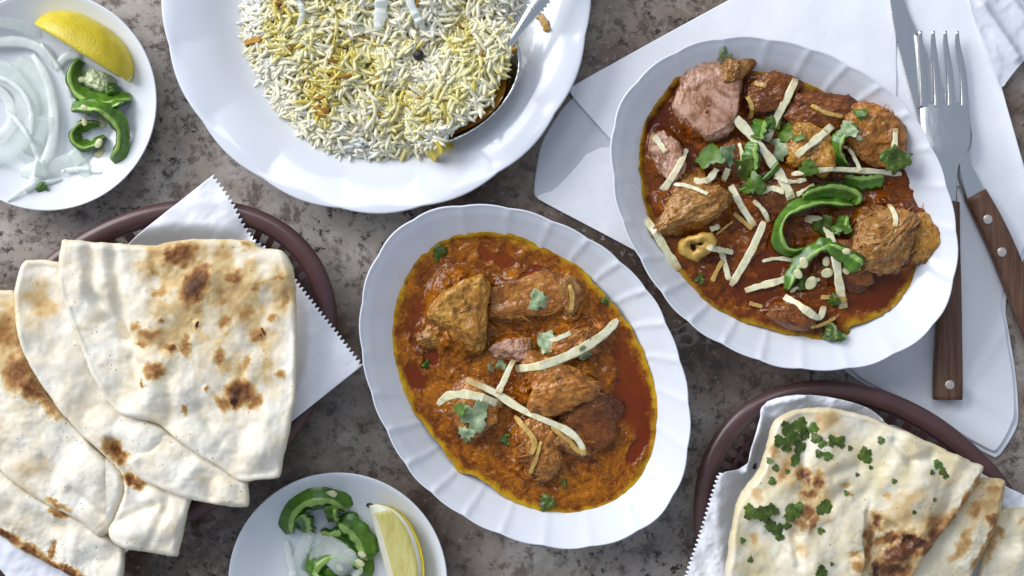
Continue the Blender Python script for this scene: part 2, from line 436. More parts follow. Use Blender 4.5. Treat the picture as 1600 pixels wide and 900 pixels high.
# ------------------------------------------------------------------ table
def build_table():
    n = 2; X = np.linspace(-.75, .75, n); Y = np.linspace(-.6, .6, n)
    t = .03
    V = [(x, y, 0) for y in Y for x in X] + [(x, y, -t) for y in Y for x in X]
    F = [(0, 1, 3, 2), (4, 6, 7, 5), (0, 4, 5, 1), (1, 5, 7, 3), (3, 7, 6, 2), (2, 6, 4, 0)]
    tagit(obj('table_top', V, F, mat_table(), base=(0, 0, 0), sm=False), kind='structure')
build_table()

# ------------------------------------------------------------------ dishes
def plate(name, label, cat, px, py, group, Rf, prof, inner_from, zr, mat, z0=0.0, wave=None, flute=None, N=400):
    """Lathe-like body: Rf(theta) rim radius in px (theta in photograph sense), prof list of (t, z)."""
    th = np.linspace(0, 2 * np.pi, N, endpoint=False)
    R = Rf(th); k = (H - zr) / H * S
    cx, cy = W(px, py, zr)
    V = []
    for i, (t, z) in enumerate(prof):
        r = R * t
        if wave is not None: r = r * (1 + wave(th) * smooth(.80, 1.0, t))
        zz = np.full(N, z + z0)
        if flute is not None and i >= inner_from: zz = zz + flute(th, t)
        V.append(np.stack([cx + r * np.cos(th) * k, cy - r * np.sin(th) * k, zz], 1))
    V = np.vstack(V); m = len(prof)
    # theta runs clockwise seen from above: flip so that the outside faces out
    F = [tuple(reversed(f)) for f in ringfaces(N, m)]
    c0 = len(V); V = np.vstack([V, [[cx, cy, prof[0][1] + z0], [cx, cy, prof[-1][1] + z0]]])
    F += [(i, (i + 1) % N, c0) for i in range(N)]
    l = (m - 1) * N
    F += [(l + (i + 1) % N, l + i, c0 + 1) for i in range(N)]
    F = [tuple(reversed(f)) for f in F]
    o = obj(name, V, F, mat, base=(float(cx), float(cy), z0))
    tagit(o, label, cat, group)
    return o, bvh(V, F)

def ell(a, b, deg):
    t0 = math.radians(deg)
    return lambda th: a * b / np.sqrt((b * np.cos(th - t0)) ** 2 + (a * np.sin(th - t0)) ** 2)

INNER = [(.985, .0352), (.965, .0340), (.93, .0305), (.88, .0262), (.83, .0222), (.78, .0180), (.72, .0138), (.64, .0100), (.5, .0080), (.3, .0075), (.12, .0075)]
OVALP = [(.44, .0010), (.50, .0), (.52, .0004), (.53, .0030), (.60, .0060), (.70, .0110), (.80, .0190), (.88, .0250), (.95, .0308), (.985, .0338), (.996, .0348), (1.0, .0356), (.996, .0362), (.990, .0360)] + INNER
def polar(px, py, pts):
    p = np.array(pts, float) - [px, py]; th = np.arctan2(p[:, 1], p[:, 0]); o = np.argsort(th); R = np.hypot(*p.T)[o]; th = th[o]
    g = np.linspace(-np.pi, np.pi, 721)[:-1]; r = np.interp(g, th, R, period=2 * np.pi)
    kr = np.exp(-(np.arange(-40, 41) / 16.0) ** 2); kr /= kr.sum()
    r = np.convolve(np.r_[r[-40:], r, r[:40]], kr, 'valid')
    return lambda t: np.interp((np.asarray(t) + np.pi) % (2 * np.pi) - np.pi, g, r, period=2 * np.pi)
RIM1 = polar(822, 588, [(719, 321), (770, 322), (827, 331), (854, 343), (680, 326), (644, 340), (608, 370), (587, 403), (570, 442), (564, 487), (564, 535), (572, 577), (587, 633), (610, 680), (630, 720), (660, 757), (693, 783), (727, 807), (767, 827), (810, 843), (867, 854), (915, 856), (948, 848), (990, 835), (1025, 812), (1051, 780), (1067, 741), (1075, 693), (1077, 650), (1069, 590), (1058, 550), (1044, 517), (1020, 464), (991, 432), (959, 400), (910, 368)])
RIM2 = polar(1225, 318, [(1187, 60), (1230, 68), (1263, 77), (1291, 84), (1319, 102), (1352, 118), (1388, 143), (1422, 177), (1447, 218), (1469, 265), (1480, 304), (1490, 345), (1495, 374), (1493, 409), (1482, 463), (1464, 505), (1436, 530), (1393, 555), (1340, 575), (1300, 577), (1262, 576), (1217, 573), (1150, 547), (1100, 523), (1063, 493), (1030, 453), (1000, 403), (980, 367), (963, 323), (958, 270), (953, 220), (962, 175), (980, 139), (1010, 112), (1055, 79), (1091, 67), (1140, 59)])
def cusp(th, n, p=0): return np.abs(np.sin(n * (th + p) / 2))
def oval(label, px, py, deg, RF, z0):
    wave = lambda th: .009 * cusp(th, 24, .1) - .004
    def flute(th, t):
        e = np.exp(-((np.abs(((th - math.radians(deg)) % np.pi) - np.pi / 2)) / .75) ** 2)      # stronger on the long sides' ends
        ph = ((th + .30 * (1 - t) + .1) * 24 / (2 * np.pi)) % 1.0; ph = np.minimum(ph, 1 - ph)
        return (.0005 * (cusp(th + .30 * (1 - t), 24, .1) - .55) + .0014 * np.exp(-(ph / .085) ** 2)) * smooth(.70, .84, t) * (.35 + .65 * e) * (1 - smooth(.975, 1.0, t) * .6)
    return plate('oval_dish', label, 'dish', px, py, 'white oval curry dishes', RF, OVALP, 14, .033 + z0, PORC, z0, wave, flute, 480)

dish1, T_D1 = oval('white scalloped oval dish of orange chicken curry standing on the bare table', 822, 588, 48.3, RIM1, 0.0)
dish2, T_D2 = oval('white scalloped oval dish of dark curry with green chilies standing on the napkin', 1225, 318, 41, RIM2, 0.0026)
for o in (dish1, dish2): o.name = 'oval_dish' if o is dish1 else 'oval_dish.001'

BIGP = [(.50, .001), (.56, 0), (.58, .0004), (.59, .003), (.72, .008), (.86, .0155), (.96, .0208), (.99, .0220), (.998, .0228), (1.0, .0236), (.997, .0242), (.99, .0243), (.97, .0238), (.93, .0225), (.86, .0195), (.80, .0165), (.75, .0125), (.70, .0088), (.66, .0068), (.6, .0060), (.4, .0055), (.15, .0055)]
bigwave = lambda th: .012 * cusp(th, 16, .22) - .008
bigflute = lambda th, t: .0014 * (cusp(th, 16, .22) - .6) * smooth(.76, .92, t)
big, T_BIG = plate('dinner_plate', 'large white plate with a gently scalloped rim holding yellow rice', 'plate', 588, -1, None, lambda th: np.full_like(th, 334.0), BIGP, 12, .0225, PORC, 0, bigwave, bigflute)
SMP = [(.45, .001), (.52, 0), (.54, .0005), (.55, .003), (.68, .006), (.82, .0105), (.93, .0148), (.98, .0170), (.997, .0180), (1.0, .0187), (.997, .0193), (.985, .0192), (.95, .0176), (.88, .0146), (.80, .0114), (.72, .0084), (.65, .0064), (.58, .0054), (.4, .005), (.15, .005)]
sm1, T_S1 = plate('side_plate', 'small white plate of sliced onion, chili and unsqueezed lemon with yellow peel uppermost', 'plate', 74, 158, 'small white condiment plates', lambda th: np.full_like(th, 171.5), SMP, 11, .018, PORC2)
sm2, T_S2 = plate('side_plate', 'small white plate of green chili and lemon wedge with cut flesh uppermost', 'plate', 528, 909, 'small white condiment plates', lambda th: np.full_like(th, 171.0), SMP, 11, .018, PORC2)

# ------------------------------------------------------------------ napkins
def sheet(name, outline, centre, z, th, amp, seed, parent, mat, curl=0.0, ridges=(), N=220, M=40, corner=2):
    def zf(x, y, d):
        r = z + th + 1.7 * amp * (2.2 * fb2(x, y, 120, 3, seed) + .9 * (.3 - np.abs(fb2(x, y, 80, 3, seed + 7))) + .35 * fb2(x, y, 28, 3, seed + 5)) + curl * np.exp(-d / 14)
        for (x1, y1, x2, y2, w, h) in ridges: r = r + h * np.exp(-(segd(x, y, x1, y1, x2, y2) / w) ** 2)
        return r
    V, F, A = star(outline, centre, z, zf, N, M, corner, shell=th)
    return obj(name, V, F, mat, parent)

def segd(x, y, x1, y1, x2, y2):
    ex, ey = x2 - x1, y2 - y1; t = np.clip(((x - x1) * ex + (y - y1) * ey) / (ex * ex + ey * ey + 1e-9), 0, 1)
    return np.hypot(x - x1 - t * ex, y - y1 - t * ey)

n1 = thing('napkin', 'white folded napkin under the curry dish, its folded corner pointing at the rice plate', 'napkin', 1100, 250, 0, 'white folded napkins')
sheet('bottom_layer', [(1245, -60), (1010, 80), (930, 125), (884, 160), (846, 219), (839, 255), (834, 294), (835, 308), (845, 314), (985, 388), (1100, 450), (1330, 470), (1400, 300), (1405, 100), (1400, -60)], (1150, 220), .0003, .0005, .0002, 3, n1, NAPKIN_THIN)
sheet('top_fold', [(1250, -60), (1010, 70), (895, 134), (888, 140), (893, 150), (943, 207), (1000, 265), (1100, 350), (1300, 400), (1398, 300), (1402, 100), (1396, -60)], (1180, 180), .0014, .0008, .0003, 4, n1, NAPKIN, ridges=[(1240, 20, 1330, 30, 40, .0012)])
sheet('lower_fold', [(943, 208), (870, 297), (846, 303), (837, 308), (847, 315), (985, 387), (1080, 440), (1200, 430), (1100, 300)], (1020, 330), .0015, .0007, .0003, 5, n1, NAPKIN)

n2 = thing('napkin', 'white folded napkin lying under the fork and knife', 'napkin', 1480, 350, 0, 'white folded napkins')
sheet('bottom_layer', [(1398, -60), (1560, -60), (1556, 130), (1600, 256), (1622, 330), (1604, 400), (1566, 466), (1578, 530), (1588, 590), (1592, 650), (1588, 672), (1560, 715), (1552, 716), (1400, 628), (1300, 572), (1290, 500), (1400, 300)], (1480, 380), .0003, .0005, .00025, 6, n2, NAPKIN)
sheet('top_fold', [(1392, -60), (1535, -60), (1545, 60), (1568, 155), (1594, 246), (1616, 330), (1596, 402), (1560, 462), (1572, 530), (1582, 590), (1585, 640), (1581, 664), (1557, 706), (1549, 706), (1402, 622), (1310, 572), (1330, 500), (1380, 420), (1404, 250), (1396, 60)], (1480, 330), .0013, .0009, .0003, 7, n2, NAPKIN,
      ridges=[(1530, -40, 1610, 300, 14, .0012), (1425, 20, 1440, 300, 12, .0004), (1480, 640, 1580, 500, 9, .0010), (1385, 606, 1490, 680, 7, .0010), (1500, 600, 1580, 650, 8, .0012), (1395, 560, 1500, 600, 14, .0008)])
sheet('corner_flap', [(1505, -60), (1580, -40), (1602, 12), (1640, 40), (1628, 60), (1600, 92), (1574, 122), (1561, 143), (1552, 118), (1530, 50), (1515, 10)], (1566, 40), .0024, .0007, .0016, 8, n2, NAPKIN_THIN, curl=.0012, ridges=[(1535, 10, 1585, 90, 9, .0035), (1560, -30, 1600, 30, 9, .0030)], N=260, M=46)
TN2 = [obvh(o) for o in n2.children]

# ------------------------------------------------------------------ cutlery
def joinparts(L):
    V = []; F = []; o = 0
    for v, f in L:
        V.append(np.asarray(v, float)); F += [tuple(i + o for i in q) for q in f]; o += len(v)
    return np.vstack(V), F

def bar(pts, w, h, z, zr=.006, seg=30, taper=(1, 1), round_=.3, sm=2):
    """Flat bar with width per control point (px) and underside z per control point (m)."""
    P = np.array([(a, b, ww, zz) for (a, b), ww, zz in zip(pts, w, z)], float)
    P = resample(chaikin(P, sm, False), seg, False)
    tg = np.gradient(P[:, :2], axis=0); tg /= np.linalg.norm(tg, axis=1)[:, None]
    nr = np.stack([-tg[:, 1], tg[:, 0]], 1); r = round_
    cs = [(-1, r), (-1, 1 - r), (-1 + r * .5, 1), (1 - r * .5, 1), (1, 1 - r), (1, r), (1 - r * .5, 0), (-1 + r * .5, 0)]
    V = np.empty((seg, 8, 3))
    for j, (a, b) in enumerate(cs):
        q = P[:, :2] + nr * (a * P[:, 2] / 2)[:, None]; x, y = W(q[:, 0], q[:, 1], zr)
        V[:, j] = np.stack([x, y, P[:, 3] + b * h], 1)
    F = [(i * 8 + j, (i + 1) * 8 + j, (i + 1) * 8 + (j + 1) % 8, i * 8 + (j + 1) % 8) for i in range(seg - 1) for j in range(8)]
    F += [tuple(range(8)), tuple(reversed(range((seg - 1) * 8, seg * 8)))]
    return V.reshape(-1, 3), F

def disc(px, py, r, z, h, zr=.008, n=24):
    cx, cy = W(px, py, zr); k = S * (H - zr) / H; V = []
    for rr, zz in ((r, z - .001), (r, z + h * .6), (r * .8, z + h)):
        V += [(cx + rr * k * math.cos(a), cy + rr * k * math.sin(a), zz) for a in np.linspace(0, 2 * math.pi, n, endpoint=False)]
    return np.array(V), ringfaces(n, 3) + [tuple(range(2 * n, 3 * n)), tuple(reversed(range(n)))]

def bevel(o, w, seg=2):
    m = o.modifiers.new('edge', 'BEVEL'); m.width = w; m.segments = seg; m.limit_method = 'ANGLE'; m.angle_limit = math.radians(40)

kn = thing('table_knife', 'steak knife with brown riveted wooden handle lying beneath the fork', 'knife', 1500, 260, .003)
kb = []
blade = [(1396, -70), (1404, -30), (1416, 15), (1434, 52), (1462, 112), (1490, 176), (1514, 240), (1520, 262), (1498, 300), (1466, 262), (1442, 210), (1424, 150), (1408, 90), (1396, 40), (1388, -20)]
bl = resample(chaikin(blade, 2), 300)
# saw teeth along the cutting edge (left side)
mid = np.array([1455, 120]); nrm = np.array([-.95, .3])
for i, (x, y) in enumerate(bl):
    if x < 1392 + (y + 20) * .26 and 20 < y < 290: bl[i] += nrm * (1.1 if i % 2 else -1.1)
if np.cross(bl, np.roll(bl, -1, 0)).sum() > 0: bl = bl[::-1]
def flat(poly, z, t, zr=.004, domed=0.0):
    x, y = W(poly[:, 0], poly[:, 1], zr); n = len(poly)
    V = np.vstack([np.stack([x, y, np.full(n, z)], 1), np.stack([x, y, np.full(n, z + t)], 1)])
    return V, [tuple(range(n, 2 * n)), tuple(reversed(range(n)))] + [(i, (i + 1) % n, n + (i + 1) % n, n + i) for i in range(n)]
V, F = flat(bl, .0036, .0011); o = obj('blade', V, F, STEEL, kn, sm=False)
V, F = bar([(1500, 246), (1511, 272), (1522, 302), (1527, 312)], [17, 30, 35, 36], .0042, [.0028, .0026, .0026, .0026]); obj('bolster', V, F, STEEL, kn)
V, F = bar([(1523, 304), (1545, 345), (1567, 392), (1592, 455), (1618, 520), (1640, 580)], [36, 40, 41, 41, 40, 38], .0085, [.0022] * 6, .006, 40); hk = obj('handle', V, F, WOOD, kn)
for (x, y) in ((1541, 343), (1563, 394)): V, F = disc(x, y, 7.6, .0108, .0006); obj('rivet', V, F, RIVET, kn)

fk = thing('table_fork', 'four-tined steel fork with brown wooden handle resting over the knife blade', 'fork', 1480, 330, .003)
L = []
# palm and neck: lofted, dished plate
L.append(bar([(1478, 160), (1478, 185), (1478, 212), (1478, 232), (1477, 246), (1478, 262), (1481, 290), (1484, 322)], [77, 79, 80, 72, 48, 32, 27, 26], .0016, [.0054, .0072, .0094, .0112, .0120, .0112, .0086, .0064], .009, 60, round_=.35))
V, F = joinparts(L); obj('head', V, F, STEEL, fk)
for i, xb in enumerate((1446, 1468, 1489, 1510)):
    xt = (1437.5, 1457.5, 1476.5, 1495)[i]
    V, F = bar([(xb, 168), (xb - .5, 150), (xb - 3, 110), (xt + 2, 70), (xt, 49)], [15, 13, 11.5, 9, 5], .0019, [.0056, .0054, .0054, .0064, .0086], .009, 26, round_=.4)
    obj('tine', V, F, STEEL, fk)
V, F = bar([(1485, 316), (1484, 380), (1483, 460), (1481, 540), (1480, 600), (1480, 624)], [25, 29, 36, 42, 46, 45], .0080, [.0030, .0026, .0026, .0026, .0026, .0026], .006, 44); obj('handle', V, F, WOOD, fk)
V, F = disc(1482, 601, 7.6, .0104, .0006); obj('rivet', V, F, RIVET, fk)
V, F = disc(1483, 430, 6.0, .0104, .0006); obj('rivet', V, F, RIVET, fk)

# ------------------------------------------------------------------ bread baskets
def basket(label, cx, cy, deg, a, b):
    zr = .022; x0, y0 = W(cx, cy, 0)
    root = thing('bread_basket', label, 'basket', cx, cy, 0, 'brown oval bread baskets')
    N = 240; th = np.linspace(0, 2 * np.pi, N, endpoint=False); t0 = math.radians(deg)
    def loop(da, z):
        u = (a + da) * np.cos(th); v = (b + da) * np.sin(th)
        X, Y = W(cx + u * math.cos(t0) - v * math.sin(t0), cy + u * math.sin(t0) + v * math.cos(t0), zr)
        return np.stack([X, Y, np.full(N, z)], 1)
    ph = np.linspace(0, 2 * np.pi, 14, endpoint=False)
    V = np.vstack([loop(-16 + 15.5 * math.cos(p) * (1.0 if math.cos(p) > 0 else 1.0), .0205 + .0042 * math.sin(p)) for p in ph])
    F = ringfaces(N, 14) + [(13 * N + i, 13 * N + (i + 1) % N, (i + 1) % N, i) for i in range(N)]
    obj('rim', V, F, BASKET, root)
    # basket wall of separate ribs with open gaps, and a ringed base
    W1 = []; ix = np.arange(0, N, 4)
    A0 = loop(-30, .0200); A1 = loop(-72, .003)
    A0i = loop(-34, .0190); A1i = loop(-76, .0045)
    for i in ix:
        j = (i + 2) % N
        v = [A0[i], A0[j], A1[j], A1[i], A0i[i], A0i[j], A1i[j], A1i[i]]
        W1.append((v, [(0, 1, 2, 3), (7, 6, 5, 4), (0, 4, 5, 1), (1, 5, 6, 2), (2, 6, 7, 3), (3, 7, 4, 0)]))
    for da, z in ((-28, .0185), (-52, .0112), (-72, .0035)):
        v = np.vstack([loop(da + 5, z), loop(da, z + .0022), loop(da - 5, z), loop(da, z - .0022)])
        W1.append((v, ringfaces(N, 4) + [(3 * N + i, 3 * N + (i + 1) % N, (i + 1) % N, i) for i in range(N)]))
    V, F = joinparts(W1); obj('wall_ribs', V, F, BASKET, root, sm=False)
    V = np.vstack([loop(-74, .0), loop(-74, .0035), loop(-140, .0035), loop(-239, .0035)])
    F = ringfaces(N, 4)
    obj('base', V, F, BASKET, root, sm=False)
    def rho(x, y):
        dx, dy = x - cx, y - cy
        u = dx * math.cos(t0) + dy * math.sin(t0); v = -dx * math.sin(t0) + dy * math.cos(t0)
        return np.hypot(u / a, v / b)
    return root, rho
bk1, rho1 = basket('brown oval plastic basket of plain naan with blistered brown spots', 232, 579, 144.9, 320, 239)
bk2, rho2 = basket('brown oval plastic basket of garlic naan with green herbs', 1367, 876, 44.6, 320, 240)

def liner1():
    U, Vn = 190, 170
    u = np.linspace(0, 376, U); v = np.linspace(0, 640, Vn) ** 1.0
    uu, vv = np.meshgrid(u, v); uu = uu.ravel(); vv = vv.ravel()
    zz = vv + np.where(vv < 1, np.where((np.arange(len(vv)) % U) % 4 < 2, -2.6, 2.6), 0)
    ux, uy = .62, .785; vx, vy = -.785, .62
    x = 335 + uu * ux + zz * vx; y = 275 + uu * uy + zz * vy
    # the edge dips between the two standing points
    dip = np.exp(-((uu - 105) / 40) ** 2) * np.exp(-vv / 60)
    x = x - 10 * dip; y = y + 8 * dip
    r = rho1(x, y)
    z = .0095 + .0180 * smooth(.66, .87, r) - .006 * smooth(1.05, 1.5, r)
    z = z + .0022 * smooth(0.9, 1.02, r) * fb2(x, y, 70, 3, 31) + .0012 * fb2(x, y, 26, 3, 32) * smooth(.7, .85, r)
    z = z - .006 * np.exp(-((uu - 108) / 26) ** 2) * np.exp(-(vv / 55) ** 2) * (r < 1.0) + .007 * np.exp(-(segd(x, y, 404, 345, 398, 400) / 7) ** 2)
    X, Y = W(x, y, .022)
    P = np.stack([X, Y, z], 1); Q = P - [0, 0, .00025]
    F = []
    for j in range(Vn - 1):
        for i in range(U - 1):
            a = j * U + i; F.append((a, a + U, a + U + 1, a + 1)); b = a + U * Vn; F.append((b, b + 1, b + U + 1, b + U))
    n = U * Vn
    bd = [i for i in range(U)] + [j * U + U - 1 for j in range(1, Vn)] + [(Vn - 1) * U + i for i in range(U - 2, -1, -1)] + [j * U for j in range(Vn - 2, 0, -1)]
    F += [(bd[k], bd[(k + 1) % len(bd)], bd[(k + 1) % len(bd)] + n, bd[k] + n) for k in range(len(bd))]
    o = obj('paper_liner', np.vstack([P, Q]), F, PAPER)
    return tagit(o, 'white pinking-edged paper liner under the plain naan', 'paper', 'paper basket liners')
ln1 = liner1()

def liner2():
    out = [(1188, 628), (1215, 618), (1250, 614), (1300, 620), (1345, 632), (1372, 648), (1384, 664), (1392, 662), (1430, 680), (1480, 712), (1536, 742), (1580, 765), (1640, 790), (1690, 880), (1600, 1010), (1350, 1060), (1150, 1010), (1060, 930), (1070, 893), (1092, 830), (1117, 745), (1122, 735), (1164, 732), (1170, 690), (1180, 650)]
    def pre(b):
        b = b.copy()
        for i in range(len(b)):
            if b[i, 0] < 1128 and 735 < b[i, 1] < 960: b[i] += np.array([-.94, -.33]) * (2.2 if i % 4 < 2 else -2.2)
        return b
    def zf(x, y, d):
        r = rho2(x, y)
        z = .0095 + .0195 * smooth(.68, .90, r) - .002 * smooth(1.03, 1.4, r)
        z = z + .0024 * fb2(x, y, 55, 3, 41) * smooth(.65, .8, r) + .0016 * fb2(x, y, 20, 3, 42) * smooth(.65, .8, r)
        z = z + .010 * np.exp(-(segd(x, y, 1182, 650, 1166, 735) / 9) ** 2) - .008 * np.exp(-(segd(x, y, 1196, 690, 1185, 735) / 12) ** 2)
        z = z + .005 * np.exp(-(segd(x, y, 1384, 655, 1398, 690) / 7) ** 2) + .004 * np.exp(-(segd(x, y, 1190, 632, 1250, 618) / 8) ** 2)
        return z
    V, F, A = star(out, (1370, 850), .022, zf, 900, 90, 1, shell=.00025, zig=pre)
    return tagit(obj('paper_liner', V, F, PAPER), 'white crumpled paper liner under the garlic naan', 'paper', 'paper basket liners')
ln2 = liner2()

# ------------------------------------------------------------------ naan
def naan(name, outline, centre, z0, th, seed, mat, spots=(), puffs=(), creases=(), parent=None, corner=2, roundr=10, steps=(), cutsides=(), N=420, M=110, amp=1.0, golden=(), bottom=None, droop=()):
    def zf(x, y, d):
        e = np.clip(d / roundr, 0, 1); z = z0 + th * (.45 + .55 * np.sqrt(1 - (1 - e) ** 2))
        z = z + amp * (.0046 * fb2(x, y, 85, 2, seed) + .0014 * fb2(x, y, 36, 2, seed + 3) + .0005 * fb2(x, y, 13, 2, seed + 6)) * (.25 + .75 * e)
        for (a, b, r, h) in puffs: z = z + .75 * h * np.clip(1 - ((x - a) ** 2 + (y - b) ** 2) / r ** 2, 0, 1) ** 1.5
        for (a, b, rx, ry, rot, sv) in spots:
            if sv > .45: z = z + .0011 * sv * np.clip(1 - ((x - a) ** 2 + (y - b) ** 2) / (1.2 * max(rx, ry)) ** 2, 0, 1) * (.5 + .9 * fb2(x, y, 9, 3, seed + 50))
        for (x1, y1, x2, y2, w, h) in creases: z = z + h * np.exp(-(segd(x + 4 * fb2(x, y, 30, 2, seed + 9), y, x1, y1, x2, y2) / w) ** 2)
        for (x1, y1, x2, y2, w, h) in steps:        # a raised layer on the left-hand side of a line
            nx, ny = (y2 - y1), -(x2 - x1); l = math.hypot(nx, ny)
            s = ((x - x1) * nx + (y - y1) * ny) / l + 6 * fb2(x, y, 35, 2, seed + 11)
            al = ((x - x1) * (x2 - x1) + (y - y1) * (y2 - y1)) / l ** 2
            z = z + h * smooth(-w, w, s) * smooth(-.15, .1, al) * (1 - smooth(.9, 1.15, al))
        return z
    def af(x, y, d):
        wx = x + 11 * fb2(x, y, 16, 4, seed + 21, .65); wy = y + 11 * fb2(x, y, 16, 4, seed + 22, .65)
        c = np.zeros_like(x)
        for (a, b, rx, ry, rot, s) in spots:
            co, si = math.cos(math.radians(rot)), math.sin(math.radians(rot))
            u = ((wx - a) * co + (wy - b) * si) / rx; v = (-(wx - a) * si + (wy - b) * co) / ry
            c = np.maximum(c, s * (1 - smooth(.30, 1.45, np.hypot(u, v))))
        for (a, b, r, s) in golden:
            c = np.maximum(c, .85 * s * np.clip(1 - np.hypot(wx - a, wy - b) / r, 0, 1) ** .7 * (.55 + .9 * np.clip(fb2(x, y, 22, 3, seed + 30) + .35, 0, 1)))
        return {'char': np.clip(c, 0, 1), 'cut': 1 - np.clip(d / 5, 0, 1)}
    V, F, A = star(outline, centre, z0 + th / 2, zf, N, M, corner, bottom=bottom if bottom is not None else z0, inset=.99, attrf=af, pre=lambda b: b + np.stack([2.6 * fb2(b[:, 0], b[:, 1], 24, 4, seed + 60, .6), 2.6 * fb2(b[:, 0], b[:, 1], 24, 4, seed + 61, .6)], 1))
    o = obj(name, V, F, mat, parent, attrs=A)
    return o

GN = 'pieces of plain naan in the left basket'
nD = naan('naan', [(-60, 690), (0, 728), (30, 754), (62, 776), (125, 806), (160, 828), (194, 856), (194, 870), (189, 960), (130, 905), (95, 894), (60, 872), (25, 857), (0, 834), (-60, 800)], (70, 832), .0270, .0075, 51, NAAN,
          spots=[(8, 838, 30, 9, 25, .8), (50, 862, 22, 9, 32, .75), (80, 882, 24, 9, 28, .72), (112, 893, 26, 9, 20, .8), (140, 910, 30, 12, 30, .8), (95, 798, 20, 7, 15, .55), (86, 862, 6, 20, 5, .55)],
          puffs=[(110, 850, 45, .004), (40, 805, 40, .003), (155, 850, 30, .003)], creases=[(86, 850, 92, 890, 6, -.002), (20, 790, 110, 830, 12, -.002)])
tagit(nD, 'lowest plain naan, white with a browned crusty lower edge, at the pile bottom', 'naan', GN)
nC = naan('naan', [(-70, 440), (0, 455), (24, 452), (34, 480), (34, 540), (70, 610), (120, 670), (170, 720), (235, 765), (205, 800), (160, 842), (148, 834), (122, 812), (62, 782), (30, 760), (0, 735), (-70, 690)], (70, 650), .0315, .0070, 52, NAAN,
          spots=[(30, 580, 26, 34, 10, .62), (55, 606, 36, 18, 35, .66), (80, 632, 26, 12, 45, .5), (12, 520, 20, 40, 0, .45), (92, 787, 24, 7, 20, .5), (50, 730, 40, 20, 0, .16)], golden=[(20, 520, 70, .5)],
          puffs=[(140, 735, 55, .006), (60, 690, 60, .003), (160, 790, 35, .004), (30, 660, 40, .002)], creases=[(118, 765, 160, 800, 8, -.0025), (90, 745, 70, 715, 10, -.002)])
tagit(nC, 'plain naan showing a wide pale face and brown scorch beside the basket rim', 'naan', GN)
nB = naan('naan', [(36, 410), (44, 404), (120, 412), (140, 500), (170, 600), (200, 640), (290, 680), (305, 730), (300, 780), (296, 788), (280, 866), (276, 872), (228, 862), (194, 858), (162, 836), (188, 790), (196, 750), (170, 715), (138, 692), (95, 644), (60, 595), (41, 560), (26, 522), (22, 470), (26, 435)], (165, 690), .0372, .0068, 53, NAAN,
          spots=[(178, 702, 14, 20, -20, .62), (192, 716, 12, 12, 0, .6), (206, 752, 20, 10, 30, .75), (60, 480, 30, 18, 100, .16)], golden=[(65, 475, 55, .3)],
          puffs=[(225, 680, 48, .007), (165, 670, 40, .005), (215, 830, 45, .006), (258, 815, 32, .005), (240, 780, 25, .004), (60, 520, 40, .003)], creases=[(175, 690, 205, 745, 8, -.003), (185, 815, 240, 790, 9, -.003), (235, 850, 262, 800, 8, -.002)])
tagit(nB, 'plain naan wedged between the topmost naan and the one with the wide pale face', 'naan', GN)
spA = [(308, 446, 22, 36, 24, .90), (318, 425, 16, 16, 0, .62), (367, 433, 18, 15, 0, .60), (284, 398, 34, 22, -20, .62), (268, 400, 10, 18, 0, .68), (240, 420, 11, 14, 0, .38), (252, 456, 16, 9, -20, .42), (216, 510, 10, 7, 0, .5), (238, 521, 24, 9, -10, .5), (222, 536, 15, 5, -10, .55),
       (257, 500, 7, 6, 0, .5), (271, 543, 9, 10, 0, .66), (292, 538, 8, 22, -8, .52), (243, 575, 18, 13, 0, .62), (226, 598, 6, 5, 0, .7), (346, 558, 12, 14, 20, .5), (384, 566, 7, 16, 15, .42), (376, 614, 24, 22, 0, .78), (368, 622, 9, 20, 0, .92), (350, 630, 16, 12, 20, .55), (398, 628, 12, 14, 0, .55), (437, 582, 8, 10, 0, .5),
       (405, 446, 16, 8, -25, .46), (436, 436, 16, 4, -10, .5), (386, 490, 13, 20, 25, .42), (352, 500, 12, 14, 0, .44), (425, 497, 11, 8, 10, .48), (402, 524, 15, 11, 0, .48), (444, 468, 8, 20, 0, .42), (383, 382, 8, 10, 0, .42), (352, 384, 6, 7, 0, .4), (309, 505, 4.5, 6, 0, 1.0), (410, 517, 3.4, 3.4, 0, 1.0), (324, 607, 6, 4, -30, .6), (292, 640, 5, 8, 0, .45), (348, 470, 10, 6, 0, .4)]
nA = naan('naan', [(96, 376), (100, 374), (160, 379), (240, 384), (275, 376), (320, 373), (396, 374), (404, 388), (440, 389), (452, 402), (462, 430), (464, 520), (463, 600), (456, 660), (444, 712), (440, 742), (436, 748), (378, 753), (366, 748), (340, 728), (305, 706), (272, 682), (245, 658), (205, 655), (180, 645), (150, 600), (126, 545), (106, 492), (89, 446), (92, 405)], (300, 540), .0450, .0062, 54, NAAN, spots=spA,
          golden=[(330, 450, 130, .42), (255, 400, 70, .38), (375, 590, 80, .35), (250, 520, 60, .36), (440, 450, 60, .34), (400, 520, 60, .32)],
          puffs=[(205, 470, 42, .0045), (150, 460, 45, .004), (120, 440, 30, .003), (320, 690, 60, .004), (410, 700, 40, .005), (240, 605, 40, .003), (400, 420, 40, .003), (270, 400, 30, .003)],
          creases=[(140, 390, 150, 470, 11, -.0040), (150, 470, 195, 525, 10, -.0035), (176, 388, 194, 520, 9, -.0030), (195, 525, 250, 545, 10, -.0022), (205, 560, 225, 620, 9, -.002), (262, 590, 268, 660, 12, -.002), (315, 640, 345, 690, 9, -.0018), (376, 580, 372, 640, 6, -.0008), (345, 610, 400, 625, 6, -.0006)])
tagit(nA, 'topmost plain naan, folded, with large dark brown blister marks', 'naan', GN)
